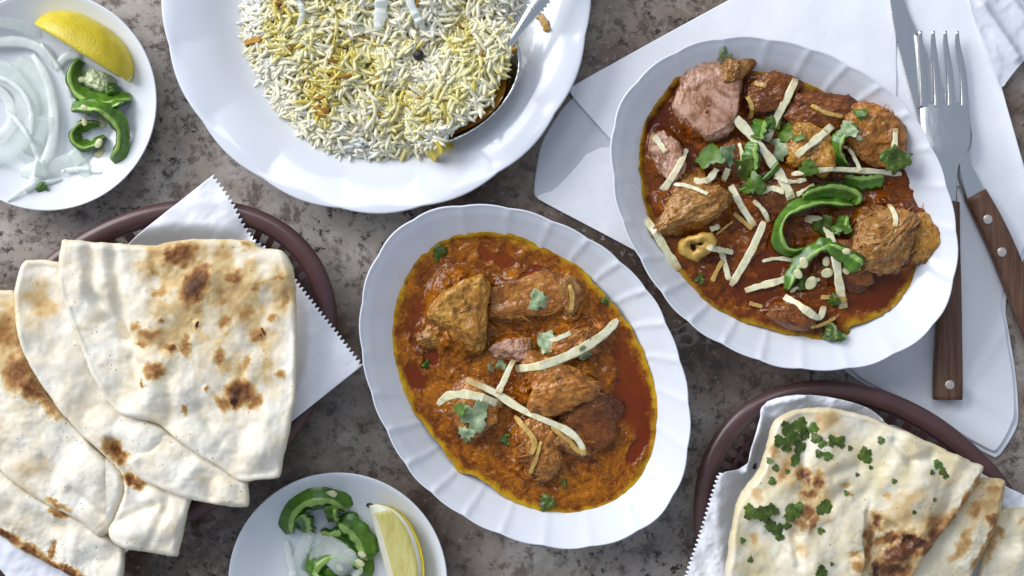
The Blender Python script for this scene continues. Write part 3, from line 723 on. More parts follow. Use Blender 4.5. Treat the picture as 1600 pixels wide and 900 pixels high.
o = naan('folded_end', [(198, 722), (203, 716), (228, 700), (250, 672), (288, 690), (340, 725), (380, 746), (388, 756), (390, 786), (386, 792), (362, 791), (318, 786), (286, 778), (240, 760), (214, 744)], (292, 745), .0418, .0055, 55, NAAN, parent=nA, spots=[(312, 745, 10, 6, 0, .12)], puffs=[(255, 722, 35, .0045), (300, 745, 35, .004), (350, 765, 25, .003)], creases=[(320, 740, 330, 775, 8, -.0015)], N=300, M=70)

GG = 'pieces of garlic naan in the right basket'
nG = naan('naan', [(1556, 800), (1575, 794), (1605, 792), (1680, 800), (1680, 990), (1520, 990), (1526, 910), (1540, 850)], (1600, 880), .0275, .0065, 61, GNAAN, spots=[(1548, 850, 10, 30, 20, .4), (1560, 830, 8, 10, 0, .5), (1590, 812, 10, 6, 0, .3)], puffs=[(1590, 820, 30, .004), (1590, 870, 35, .004)], creases=[(1575, 800, 1578, 850, 8, -.0025)], N=300, M=70)
tagit(nG, 'lowest garlic naan, a pale bit showing at the basket right side', 'naan', GG)
nF = naan('naan', [(1500, 752), (1534, 746), (1567, 748), (1572, 754), (1566, 785), (1556, 825), (1536, 860), (1514, 905), (1490, 990), (1380, 990), (1420, 850)], (1480, 880), .0335, .0065, 62, GNAAN, spots=[(1552, 830, 10, 40, 22, .55), (1530, 870, 10, 30, 25, .5), (1545, 765, 16, 12, 0, .4), (1520, 795, 12, 20, 30, .45), (1500, 850, 10, 40, 28, .4), (1546, 812, 12, 10, 0, .6)], golden=[(1540, 780, 60, .5)], puffs=[(1510, 830, 30, .003)], N=300, M=70)
tagit(nF, 'middle garlic naan, a browned strip showing beyond the herb-covered one', 'naan', GG)
spE = [(1252, 742, 12, 16, -20, .70), (1276, 750, 12, 18, 0, .66), (1262, 768, 22, 8, 0, .66), (1255, 795, 14, 14, 0, .60), (1246, 815, 18, 10, 10, .48), (1268, 812, 8, 20, 0, .5), (1222, 735, 12, 24, 25, .42), (1210, 700, 8, 20, 10, .38), (1290, 655, 26, 18, 0, .26), (1180, 770, 12, 12, 0, .3),
       (1522, 752, 6, 16, 15, .5), (1508, 782, 8, 20, 20, .58), (1488, 812, 12, 22, 30, .66), (1462, 836, 20, 18, 35, .70), (1446, 856, 16, 16, 35, .74), (1432, 845, 24, 10, 0, .86), (1405, 862, 40, 18, -25, .78), (1388, 840, 28, 10, -15, .66), (1370, 812, 12, 16, 0, .66), (1355, 850, 10, 40, 0, .6), (1418, 838, 16, 8, -10, .98), (1372, 892, 8, 20, 0, .95), (1340, 880, 16, 14, 0, .45), (1330, 862, 12, 8, 0, .4), (1395, 890, 34, 16, 0, .78), (1465, 815, 12, 8, -20, .5),
       (1320, 757, 10, 5, 10, .32), (1325, 770, 8, 5, 0, .38), (1384, 775, 8, 6, 0, .32), (1180, 840, 8, 12, 0, .3)]
nE = naan('naan', [(1204, 668), (1212, 652), (1240, 640), (1287, 635), (1326, 642), (1374, 657), (1438, 684), (1488, 707), (1534, 727), (1538, 732), (1530, 748), (1511, 782), (1478, 827), (1440, 876), (1410, 930), (1380, 990), (1120, 990), (1130, 905), (1140, 828), (1150, 780), (1186, 732), (1196, 700)], (1320, 800), .0400, .0068, 63, GNAAN, spots=spE, golden=[(1270, 765, 60, .42), (1450, 850, 110, .52), (1220, 720, 60, .3), (1480, 770, 60, .22), (1290, 660, 50, .24), (1250, 850, 50, .2)],
          puffs=[(1400, 720, 60, .005), (1300, 700, 45, .003), (1440, 770, 45, .005), (1320, 830, 40, .003), (1230, 760, 35, .003), (1260, 880, 50, .004), (1345, 880, 22, .005), (1398, 868, 24, .005)],
          creases=[(1398, 690, 1420, 720, 8, -.003), (1420, 720, 1450, 715, 8, -.0025), (1300, 740, 1340, 730, 9, -.002), (1260, 680, 1250, 760, 9, -.002), (1200, 830, 1240, 860, 8, -.002), (1290, 790, 1320, 760, 9, -.002), (1240, 830, 1245, 880, 7, -.002)],
          steps=[(1340, 990, 1352, 798, 4, .0042), (1352, 800, 1440, 842, 6, .0030)], N=460, M=130)
tagit(nE, 'uppermost garlic naan, broad, scattered with chopped green herbs', 'naan', GG)

# ------------------------------------------------------------------ curry
def in_dish(px, py, E, z0):
    tz = sorted([(t, z) for t, z in INNER] + [(0.0, .0075)])
    ts = np.array([t for t, _ in tz]); zs = np.array([z for _, z in tz])
    def f(x, y):
        dx, dy = x - px, y - py
        return np.interp(np.hypot(dx, dy) / E(np.arctan2(dy, dx)), ts, zs) + z0
    return f
L1 = [
    ('tall yellow chunk of chicken standing alone beside the dish upper left', 716, 488, 46, 62, 4, .016, 127, MEAT_Y, dict(pw=3.4, strands=.10, sauce=.75, rough=.85)),
    ('small yellow chip of chicken leaning on the tall yellow chunk', 680, 520, 24, 20, 20, .009, 82, MEAT_Y, dict(pw=2.4, sauce=.6)),
    ('broad gravy-covered chicken piece lying right of the tall yellow chunk', 822, 470, 68, 40, -8, .008, 83, MEAT_O, dict(sauce=1.25)),
    ('stringy bit of chicken near the far side of the orange gravy', 893, 468, 18, 38, 5, .008, 84, MEAT_T, dict(strands=.2, sauce=1.0)),
    ('small pinkish nub of chicken at the middle of the orange curry', 803, 543, 32, 17, 0, .011, 85, MEAT_P, dict(sauce=.5)),
    ('large golden-brown chicken chunk under the longest ginger strip', 872, 604, 62, 46, -15, .016, 86, MEAT_O, dict(pw=3.0, strands=.1, sauce=.75)),
    ('flat ruddy chicken piece behind the longest ginger strip', 900, 535, 54, 26, -25, .012, 87, MEAT_O, dict(sauce=.85)),
    ('dark wrinkled chicken piece between the golden-brown chunk and red oil', 915, 655, 40, 42, 30, .011, 88, MEAT_R, dict(strands=.15, sauce=.9)),
    ('shredded chicken piece at the lower side of the orange curry', 838, 700, 38, 52, 10, .012, 89, MEAT_O, dict(strands=.3, sauce=.8, pw=2.2)),
    ('low chicken piece under the pale coriander in the orange gravy', 735, 640, 44, 34, 0, .008, 90, MEAT_O, dict(sauce=1.2)),
    ('narrow brown chicken shred beside the curled sauced ginger', 885, 690, 40, 22, 20, .010, 94, MEAT_T, dict(strands=.25, sauce=1.0)),
]
L2 = [
    ('round slice of chicken with pale pink cut face', 1106, 160, 50, 60, 18, .017, 101, MEAT_P, dict(pw=2.2, rough=.55, sauce=.34, flat=.60, cuts=2)),
    ('browned knob of chicken above the pale pink slice', 1140, 116, 22, 26, 10, .013, 102, MEAT_T, dict(sauce=.8)),
    ('tan chicken piece with a protruding bone end', 1084, 322, 54, 40, -5, .016, 103, MEAT_T, dict(strands=.15, sauce=.5)),
    ('small purple-brown chicken bit near the dish rim beside the upright ginger', 1038, 238, 26, 34, -20, .009, 104, MEAT_P, dict(sauce=.9)),
    ('dark red chicken piece below the ginger strip with a blackened end', 1205, 145, 40, 24, -10, .010, 105, MEAT_R, dict(sauce=.9)),
    ('dark red folded chicken piece along the upper right gravy edge', 1290, 176, 60, 32, 12, .013, 106, MEAT_R, dict(strands=.15, sauce=.7)),
    ('golden chicken piece under the broad pale ginger strip', 1266, 228, 36, 44, 15, .015, 107, MEAT_Y, dict(sauce=.6)),
    ('rough brown chicken chunk at the upper right end of the dark curry', 1372, 212, 52, 46, 10, .017, 108, MEAT_O, dict(strands=.12, sauce=.65)),
    ('large shredded tan chicken chunk right of the curled chili slice', 1388, 364, 54, 54, -10, .017, 109, MEAT_T, dict(strands=.28, sauce=.6, pw=2.4)),
    ('yellowish flat chicken skin overhanging the right edge of the gravy', 1440, 370, 36, 44, 5, .010, 110, MEAT_Y, dict(sauce=.7, pw=2.3)),
    ('small glossy brown chicken knob at the lower edge of the dark curry', 1236, 494, 36, 22, 8, .011, 111, MEAT_R, dict(sauce=.4, rough=.7)),
    ('brown chicken piece buried beneath the central ginger strips', 1225, 300, 52, 40, 0, .010, 112, MEAT_R, dict(sauce=.9)),
    ('chicken piece under the tangle of coriander and chili at the dish middle', 1160, 250, 50, 30, 20, .009, 113, MEAT_R, dict(sauce=1.0)),
    ('brown chicken piece under the two green chili slivers', 1320, 400, 34, 26, 0, .008, 114, MEAT_R, dict(sauce=1.0)),
]
def gravy(name, outline, centre, dishz, zc, seed, mat, pools, dry=(), mounds=()):
    def bank(x, y):                       # sauce drawn up round the pieces standing in it
        r = np.zeros_like(x)
        for a in mounds:
            co, si = math.cos(math.radians(a[5])), math.sin(math.radians(a[5])); dx, dy = x - a[1], y - a[2]
            u = (dx * co + dy * si) / (a[3] + 4); v = (-dx * si + dy * co) / (a[4] + 4)
            r = np.maximum(r, a[6] * .46 * np.exp(-np.maximum(np.hypot(u, v) - .78, 0) ** 2 / .055))
        return r * (.75 + .8 * fb2(x, y, 22, 4, seed + 40, .6))
    def relief(x, y): return .0022 * fb2(x, y, 40, 4, seed) + .0015 * fb2(x, y, 13, 4, seed + 4, .6)
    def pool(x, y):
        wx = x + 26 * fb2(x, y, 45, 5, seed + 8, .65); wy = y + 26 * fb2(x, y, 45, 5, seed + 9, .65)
        o = .27 + .22 * fb2(x, y, 60, 3, seed + 2) - 90 * relief(x, y)  # also rises where the relief dips, darkening the troughs
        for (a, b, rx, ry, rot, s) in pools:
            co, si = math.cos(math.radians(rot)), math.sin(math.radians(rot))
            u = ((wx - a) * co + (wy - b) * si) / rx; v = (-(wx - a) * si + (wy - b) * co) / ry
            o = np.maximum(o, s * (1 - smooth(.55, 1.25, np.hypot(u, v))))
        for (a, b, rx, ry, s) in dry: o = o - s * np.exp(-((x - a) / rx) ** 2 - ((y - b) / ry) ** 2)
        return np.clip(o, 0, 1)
    def zf(x, y, d):
        g = 1 - smooth(.42, .58, pool(x, y))
        e = smooth(2, 26, d)
        z = zc + bank(x, y) * e + relief(x, y) * (.12 + .88 * g) * e + .0006 * g
        return np.maximum(z, dishz(x, y) + .0004 + .0006 * np.clip(d / 6, 0, 1)) - .0012 * (d < .5)
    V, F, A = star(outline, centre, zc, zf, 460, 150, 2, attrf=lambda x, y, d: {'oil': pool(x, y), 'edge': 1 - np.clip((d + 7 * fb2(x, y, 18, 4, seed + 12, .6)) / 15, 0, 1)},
                   pre=lambda b: b + 6.0 * np.stack([fb2(b[:, 0], b[:, 1], 30, 5, seed + 14, .6), fb2(b[:, 0], b[:, 1], 30, 5, seed + 15, .6)], 1))
    o = obj(name, V, F, mat, attrs=A)
    return o, bvh(V, F)
out1 = [(610, 520), (616, 470), (640, 415), (668, 388), (700, 368), (740, 360), (790, 362), (840, 378), (890, 405), (930, 440), (965, 480), (1000, 535), (1020, 580), (1030, 640), (1024, 700), (1000, 750), (965, 785), (920, 802), (872, 805), (830, 796), (785, 775), (745, 745), (720, 738), (700, 715), (672, 680), (645, 645), (625, 590), (613, 555)]
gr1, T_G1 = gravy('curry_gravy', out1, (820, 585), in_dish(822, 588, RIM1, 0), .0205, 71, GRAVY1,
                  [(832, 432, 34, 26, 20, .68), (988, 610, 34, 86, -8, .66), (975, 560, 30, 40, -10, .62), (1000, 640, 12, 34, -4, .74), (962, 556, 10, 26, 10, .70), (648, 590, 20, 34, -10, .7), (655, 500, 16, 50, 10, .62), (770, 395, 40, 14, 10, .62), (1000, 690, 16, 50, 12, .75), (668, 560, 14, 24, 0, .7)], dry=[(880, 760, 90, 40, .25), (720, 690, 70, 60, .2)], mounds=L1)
tagit(gr1, 'orange-brown curry gravy with red oil pools in the dish on the bare table', 'curry')
out2 = [(998, 235), (1002, 205), (1018, 170), (1045, 130), (1068, 112), (1098, 92), (1112, 84), (1128, 70), (1142, 74), (1152, 92), (1175, 106), (1230, 118), (1265, 128), (1300, 148), (1345, 168), (1382, 176), (1412, 205), (1440, 260), (1470, 320), (1484, 360), (1484, 385), (1462, 408), (1438, 415), (1424, 450), (1395, 486), (1352, 508), (1322, 512), (1332, 524), (1322, 536), (1285, 534), (1230, 522), (1180, 512), (1145, 498), (1110, 478), (1075, 445), (1055, 418), (1030, 380), (1008, 330), (1000, 280)]
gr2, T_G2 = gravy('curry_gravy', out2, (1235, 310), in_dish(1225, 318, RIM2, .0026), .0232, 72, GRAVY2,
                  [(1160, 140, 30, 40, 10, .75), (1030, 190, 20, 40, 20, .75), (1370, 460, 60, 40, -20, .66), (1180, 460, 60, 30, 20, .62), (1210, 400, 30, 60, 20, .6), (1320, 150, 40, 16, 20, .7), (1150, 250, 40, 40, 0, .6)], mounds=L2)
tagit(gr2, 'dark reddish-brown curry gravy in the dish standing on the napkin', 'curry')

def ico(sub):
    bm = bmesh.new(); bmesh.ops.create_icosphere(bm, subdivisions=sub, radius=1)
    V = np.array([v.co[:] for v in bm.verts]); F = [tuple(v.index for v in f.verts) for f in bm.faces]; bm.free(); return V, F
ICO6 = ico(6); ICO5 = ico(5); ICO3 = ico(3)

def lump(label, px, py, rx, ry, rot, top, zc, seed, mat, pw=2.7, rough=1.0, strands=0.0, name='chicken_piece', cat='chicken', group=None, sauce=1.0, flat=0.0, sub=ICO6, extra=(), cuts=5):
    if name == 'chicken_piece': rx, ry = rx * 1.06, ry * 1.06
    v, F = sub; q = v / (np.abs(v) ** pw).sum(1)[:, None] ** (1 / pw); rg = np.random.default_rng(seed)
    q = q * (1 + rough * .22 * fbm(v * 1.1 + seed * 1.7, 2, seed))[:, None]
    for kk in range(9 if rough >= .9 and name == 'chicken_piece' else 0):      # torn lobes and hollows
        a3 = rg.normal(size=3) * [1, 1, .45]; a3 /= np.linalg.norm(a3)
        q = q * (1 + rg.choice([-.30, -.20, .22, .34, .48]) * np.exp((v @ a3 - 1) / rg.uniform(.05, .16)))[:, None]
    for kk in range(int(cuts)):                       # cut or torn faces
        nn = rg.normal(size=3) * [1, 1, .75]; nn /= np.linalg.norm(nn); hh = rg.uniform(.60, .88)
        q = q - nn * (np.log1p(np.exp(np.clip((q @ nn - hh) * 13, -30, 30))) / 13 * .8)[:, None]
    q = q * (1 + rough * (.10 * fbm(v * 2.6 + seed, 3, seed + 1) + .24 * (.22 - np.abs(fbm(v * 1.9 + seed, 4, seed + 2, .55))) + .06 * (.2 - np.abs(fbm(v * 5.5 + seed, 3, seed + 3, .6)))))[:, None]
    strands = max(strands, .10 * rough)
    if strands:
        fa = rg.uniform(0, math.pi); vx = v[:, 0] * math.cos(fa) + v[:, 1] * math.sin(fa); vy = -v[:, 0] * math.sin(fa) + v[:, 1] * math.cos(fa)
        wv = np.stack([vx * 1.3, vy * 9 + 1.5 * fbm(v * 2, 2, seed + 7), v[:, 2] * 9], 1)
        q = q * (1 + strands * .6 * (.30 - np.abs(fbm(wv, 3, seed + 4))))[:, None]
    for (dx, dy, dz, amt, sp) in extra:
        a = np.array((dx, dy, dz), float); a /= np.linalg.norm(a); q = q + a * (amt * np.exp((v @ a - 1) / sp))[:, None]
    if flat: q[:, 2] = np.where(q[:, 2] > flat, flat + (q[:, 2] - flat) * .15, q[:, 2])
    top = top * (.86 if name == 'chicken_piece' else 1); hz = top * .78; k = S * (H - zc) / H; r = math.radians(rot)
    X = q[:, 0] * rx * k; Y = q[:, 1] * ry * k
    cx, cy = W(px, py, zc + top * .5)
    Q0 = q
    P = np.stack([cx + X * math.cos(r) + Y * math.sin(r), cy - X * math.sin(r) + Y * math.cos(r), zc + top * .22 + q[:, 2] * hz], 1)
    F = list(F)
    if strands >= .09:                                  # loose meat fibres lying along the grain
        du = np.array([math.cos(fa), math.sin(fa)])
        up = np.where(v[:, 2] > .1)[0]; L = [(P, F)]
        for kk in rg.choice(up, 30 if strands >= .2 else 12):
            b = Q0[kk]; ln = rg.uniform(.12, .30); dv = du + rg.normal(size=2) * .22
            ra = rg.uniform(.014, .036); V8 = []
            for tt in np.linspace(-1, 1, 6):
                w = ra * (1 - .75 * abs(tt)); c3 = b * (1.02 - .06 * tt * tt) + np.array([dv[0] * ln * tt, dv[1] * ln * tt, 0])
                for aa in range(5):
                    an = aa * 2 * math.pi / 5; V8.append(c3 + np.array([-dv[1] * w * math.cos(an), dv[0] * w * math.cos(an), w * 1.6 * math.sin(an)]))
            V8 = np.array(V8); XX = V8[:, 0] * rx * k; YY = V8[:, 1] * ry * k
            V8 = np.stack([cx + XX * math.cos(r) + YY * math.sin(r), cy - XX * math.sin(r) + YY * math.cos(r), zc + top * .22 + V8[:, 2] * hz], 1)
            L.append((V8, [(i * 5 + j, i * 5 + (j + 1) % 5, (i + 1) * 5 + (j + 1) % 5, (i + 1) * 5 + j) for i in range(5) for j in range(5)]))
        P, F = joinparts(L)
    s = np.clip(1.12 - (P[:, 2] - zc) / (top * .8), 0, 1) * sauce * (1.3 if name == 'chicken_piece' and rough > .6 else 1)
    if name == 'onion_slice': s = s * 0
    o = obj(name, P, F, mat, attrs={'sauce': s})
    tagit(o, label, cat, group)
    return o, bvh(P, F)

G1 = 'chicken pieces in the orange curry'; G2 = 'chicken pieces in the dark curry'
S1 = [T_D1, T_G1]; S2 = [T_D2, T_G2]
z1, z2 = .0205, .0232
for a in L1:
    o, t = lump(a[0], a[1], a[2], a[3], a[4], a[5], a[6], z1, a[7], a[8], group=G1, **a[9]); S1.append(t)
for a in L2:
    o, t = lump(a[0], a[1], a[2], a[3], a[4], a[5], a[6], z2, a[7], a[8], group=G2, **a[9]); S2.append(t)

# marrow bone ring
def bone():
    n, m = 40, 14; cx, cy = W(1088, 384, .03); k = S * .97; V = []
    for i in range(n):
        a = 2 * math.pi * i / n; w = (1 + .12 * math.sin(3 * a)) * (1 + .22 * math.sin(a * 2 + .6))
        for j in range(m):
            b = 2 * math.pi * j / m; r = 14 * w + 10 * math.cos(b) * (1 + .25 * math.sin(a + 2))
            V.append((cx + r * k * math.cos(a) * 1.15, cy + r * k * math.sin(a) * .95, z2 + .0034 + .0070 * math.sin(b) + .0034 * math.sin(a + .5)))
    F = [(i * m + j, ((i + 1) % n) * m + j, ((i + 1) % n) * m + (j + 1) % m, i * m + (j + 1) % m) for i in range(n) for j in range(m)]
    V = np.array(V); V += .0016 * np.stack([fbm(V * 260, 3, 5), fbm(V * 260, 3, 6), fbm(V * 260, 3, 7)], 1)
    o = obj('bone_end', V, F, BONE); S2.append(bvh(V, F))
    tagit(o, 'hollow round yellow bone end poking from the tan chicken piece', 'bone')
bone()

# ------------------------------------------------------------------ garnish
def ginger(label, path, w, trees, group, zr=.034, h=.0017, mat=GINGER, taper=(.6, .6), stiff=.85, dz=None, seed=0, name='ginger_strip', cat='ginger', seg=30, wob=.18):
    z = rest(trees, path, zr, seg, .0002 if name != 'ginger_strip' else -.0005, stiff=stiff, dz=dz)
    if name == 'ginger_strip': w = w * .74
    taper = tuple(min(1.0, t * 1.25) for t in taper)
    rg = np.random.default_rng(900 + seed); sh = rg.uniform(-.45, .45)
    cs = [(-1 - sh * .3, .08), (-1 + sh * .35, .86), (-.86 + sh * .4, 1), (.80 + sh * .5, 1 - abs(sh) * .3), (1 + sh * .4, .80), (1 - sh * .2, .06), (.9, 0), (-.9, 0)]
    on = name.startswith('onion')
    V, F, fm, p = strip(path, (w, h), z, seg=seg, zr=zr, taper=taper, tl=.14 if on else .06, wob=wob, seed=seed, cs=None if on else cs, jit=.0002 if on else .00042)
    uu = np.repeat(np.linspace(0, 1, seg), 8); e0, e1 = rg.uniform(0, 1, 2)
    o = obj(name, V, F, mat, sm=on, attrs={'soak': np.maximum(e0 * (1 - smooth(0, .35, uu)), e1 * smooth(.65, 1, uu))}); tagit(o, label, cat, group); trees.append(bvh(V, F)); return o

J1 = 'ginger strips on the orange curry'; J2 = 'ginger strips on the dark curry'
for i, (lab, path, w, mat, tp) in enumerate([
    ('yellow sauced ginger strip lying across the pale coriander', [(683, 636), (700, 618), (740, 618), (786, 636)], 17, GINGER, (.4, .9)),
    ('thin ginger strip curving from the crossing down to the curled tip', [(728, 594), (770, 612), (820, 645), (880, 668), (908, 690), (914, 714)], 14, GINGER, (.6, .7)),
    ('short white ginger strip standing across the two thin ones', [(802, 563), (792, 585), (778, 616)], 12, GINGER, (.9, .7)),
    ('longest and thickest ginger strip, tapering to a brown-dipped tip', [(806, 578), (850, 572), (900, 552), (945, 525), (968, 500)], 19, GINGER, (.7, .3)),
    ('forked sauced ginger shred over the shredded chicken', [(804, 652), (822, 672), (838, 690), (830, 712)], 10, GINGER_S, (.4, .5)),
    ('sauced ginger shred looped under the curved ginger tip', [(862, 668), (890, 690), (905, 708), (918, 706)], 9, GINGER_S, (.4, .6)),
    ('tan ginger shred trailing toward the lower gravy', [(846, 690), (838, 720), (828, 745)], 8, GINGER_S, (.5, .3)),
    ('pale ginger shred behind the coriander near the longest strip', [(850, 536), (872, 530), (893, 520)], 9, GINGER, (.5, .5)),
    ('sauced ginger sliver stuck to the far gravy edge', [(890, 445), (896, 465), (892, 490)], 10, GINGER_S, (.6, .3)),
]):
    ginger(lab, path, w, S1, J1, mat=mat, taper=tp, seed=i)
for i, (lab, path, w, mat, tp) in enumerate([
    ('ginger strip with a blackened upper end over the dark red chicken', [(1246, 120), (1228, 158), (1200, 218)], 15, GINGER, (1, .8)),
    ('thick long ginger strip running down the middle of the dark curry', [(1150, 184), (1178, 214), (1212, 258), (1238, 310)], 19, GINGER, (.7, .9)),
    ('broad pale ginger strip on the golden chicken', [(1303, 196), (1276, 218), (1244, 244)], 15, GINGER, (.9, .7)),
    ('thin straight ginger strip lying over the dark green chili', [(1238, 272), (1300, 264), (1360, 266), (1416, 270)], 10, GINGER, (.4, .6)),
    ('short pale ginger stub on the purple-brown chicken bit', [(1022, 210), (1042, 238)], 12, GINGER, (.9, .8)),
    ('bone-like ginger strip leaning up from the tan chicken', [(1076, 230), (1060, 262), (1038, 296)], 13, GINGER, (.5, .8)),
    ('yellow ginger strip lying along the lower left rim', [(1010, 340), (1035, 378), (1064, 424)], 16, GINGER, (.7, .9)),
    ('ragged ginger strip slanting below the middle of the dark curry', [(1198, 345), (1182, 385), (1146, 446)], 15, GINGER, (.5, .4)),
    ('ginger strip ending at the ragged slanting one', [(1146, 288), (1160, 318), (1184, 352)], 14, GINGER, (.8, .6)),
    ('thin brown ginger sliver near the ragged slanting strip', [(1150, 332), (1166, 345), (1180, 356)], 9, GINGER_S, (.5, .5)),
    ('long ginger strip draped down across the green chili curl', [(1262, 340), (1292, 345), (1304, 375), (1312, 430), (1324, 482)], 17, GINGER, (.6, .9)),
    ('ginger strip lying left of the lower chili strip', [(1240, 434), (1210, 442), (1168, 454)], 14, GINGER, (.8, .7)),
    ('hooked ginger strip at the lower edge of the dark curry', [(1230, 464), (1256, 482), (1284, 502), (1294, 478)], 15, GINGER, (.8, .4)),
    ('split ginger stub just below the bone end', [(1130, 388), (1136, 410), (1143, 438)], 12, GINGER, (.9, .4)),
    ('short ginger fork prong left of the split stub', [(1133, 405), (1124, 422), (1116, 440)], 9, GINGER_S, (.6, .5)),
    ('flat ginger flake across the top of the split stub', [(1104, 386), (1125, 390), (1150, 394)], 12, GINGER, (.5, .5)),
    ('upright ginger strip on the rough brown chicken chunk', [(1396, 202), (1395, 224), (1393, 250)], 11, GINGER, (.4, .9)),
    ('small ginger piece tucked at the lower gravy right of the draped strip', [(1288, 464), (1312, 466), (1330, 470)], 10, GINGER_S, (.9, .6)),
    ('white curl of ginger left of the thick long strip', [(1190, 300), (1208, 292), (1226, 300)], 12, GINGER, (.4, .8)),
    ('short ginger stub right of the thick long strip foot', [(1246, 304), (1262, 296), (1276, 288)], 10, GINGER, (.8, .5)),
    ('white ginger block beside the coriander on the left', [(1086, 282), (1108, 284), (1122, 262)], 14, GINGER, (.8, .8)),
    ('pale stub standing below the coriander on the left', [(1140, 262), (1134, 282)], 12, GINGER, (.9, .8)),
    ('fine ginger shred lying level in the gravy above the hooked strip', [(1196, 408), (1222, 402), (1250, 408)], 8, GINGER, (.5, .5)),
    ('fine ginger shred across the dark red folded chicken', [(1268, 164), (1290, 178), (1318, 182)], 8, GINGER_S, (.5, .5)),
    ('fine ginger shred poking over the shredded tan chunk', [(1392, 318), (1400, 338), (1396, 356)], 9, GINGER, (.4, .8)),
    ('fine ginger shred under the bright coriander near the dish middle', [(1210, 276), (1236, 286), (1262, 280)], 8, GINGER, (.5, .5)),
    ('fine sauced shred beside the small glossy chicken knob', [(1270, 512), (1290, 508), (1312, 496)], 8, GINGER_S, (.5, .5)),
    ('fine sauced shred on the gravy right of the pale pink slice', [(1168, 148), (1178, 166), (1176, 184)], 8, GINGER_S, (.5, .5)),
    ('thin ginger stick slanting between the golden chicken and the rough brown chunk', [(1322, 226), (1338, 246), (1346, 268)], 8, GINGER, (.6, .6)),
    ('thin ginger stick crossing the green leaf by the lower chili strip', [(1240, 456), (1262, 442), (1286, 436)], 8, GINGER, (.6, .6)),
    ('thin ginger stick laid over the buried chicken left of the chili curl', [(1180, 312), (1196, 326), (1206, 346)], 8, GINGER, (.6, .6)),
    ('thin ginger stick beside the bright chili wedge', [(1156, 222), (1162, 242), (1158, 266)], 8, GINGER, (.6, .6)),
    ('thin ginger stick leaning on the tan chicken upper side', [(1052, 286), (1080, 292), (1106, 304)], 8, GINGER, (.6, .6)),
    ('thin ginger stick lying over the short dark chili under the draped ginger', [(1318, 384), (1336, 400), (1346, 424)], 8, GINGER, (.6, .6)),
    ('tiny pale green sliver at the gravy lower left', [(1176, 474), (1196, 480)], 9, GINGER_S, (.5, .5)),
    ('pale sliver at the upper gravy near the dark red chicken', [(1180, 128), (1198, 134)], 9, GINGER_S, (.5, .5)),
    ('pale green flake on the bone side', [(1112, 358), (1128, 352)], 12, GINGER, (.5, .8)),
    ('thin brown splinter slanting above the bone end', [(1122, 366), (1150, 344)], 5, GINGER_S, (.5, .5)),
]):
    ginger(lab, path, w, S2, J2, mat=mat, taper=tp, seed=30 + i)

def chili(label, path, w, h, trees, group, zr=.036, taper=(.5, .5), lift=0.0, stiff=.9, seg=44, flip=False, dz=None):
    if flip: path = path[::-1]
    z = rest(trees, path, zr, seg, .0002 + lift, stiff=stiff, dz=dz)
    cs = [(-.9, .05), (-1.0, .45), (-.88, .80), (-.62, .97), (-.42, 1.0), (-.12, .92), (.25, .55), (.7, .34), (1, .26), (.9, .08), (.6, 0), (-.7, 0)]
    V, F, fm, p = strip(path, (w * 1.2, h * 1.25), z, seg=seg, zr=zr, taper=taper, tl=.12, wob=.25, seed=int(path[0][0]) % 97, cs=cs, slots=[1, 1, 1, 0, 0, 2, 2, 2, 0, 1, 1, 1], jit=.0005)
    o = obj('chili_slice', V, F, [CHILI_FLESH, CHILI_SKIN, CHILI_IN], fmat=fm); tagit(o, label, 'chili', group); trees.append(bvh(V, F)); return o
CG = 'green chili slices on the dark curry'
chili('large curled green chili ring at the middle of the dark curry', [(1338, 318), (1300, 312), (1258, 316), (1228, 332), (1216, 358), (1222, 384), (1240, 396), (1262, 388)], 16, .0060, S2, CG, flip=False)
chili('dark green chili length lying just above the curled ring', [(1256, 308), (1285, 296), (1320, 296), (1346, 306), (1340, 318)], 20, .005, S2, CG)
chili('long green chili strip running down below the curled ring', [(1302, 376), (1270, 392), (1244, 420), (1234, 452)], 18, .004, S2, CG)
chili('short dark green chili under the draped ginger', [(1296, 384), (1320, 398), (1346, 418)], 24, .004, S2, CG)
chili('pale rimmed chili half-ring under the broad ginger, upper right', [(1338, 196), (1318, 206), (1306, 224), (1312, 246), (1330, 258)], 15, .005, S2, CG)
chili('dark chili sliver lying under the thin straight ginger', [(1326, 276), (1352, 284), (1388, 276)], 20, .003, S2, CG)
chili('green chili crescent beneath the upright ginger at the gravy right edge', [(1378, 238), (1396, 254), (1418, 246)], 20, .003, S2, CG)
chili('bright green chili wedge beside the thick long ginger strip', [(1178, 222), (1174, 244), (1180, 268)], 20, .004, S2, CG)
chili('narrow green stem crossing under the thick ginger strip', [(1160, 296), (1186, 286), (1206, 270), (1222, 250)], 8, .003, S2, CG)
chili('short green chili piece hidden under ginger tops', [(1196, 184), (1188, 204), (1186, 218)], 22, .003, S2, CG)
chili('green chili scrap at the tip of the lower gravy spill', [(1296, 516), (1310, 524), (1326, 530)], 14, .003, S2, CG)
chili('pale green chili end right of the curled ring', [(1326, 334), (1322, 352), (1306, 362)], 16, .004, S2, CG)

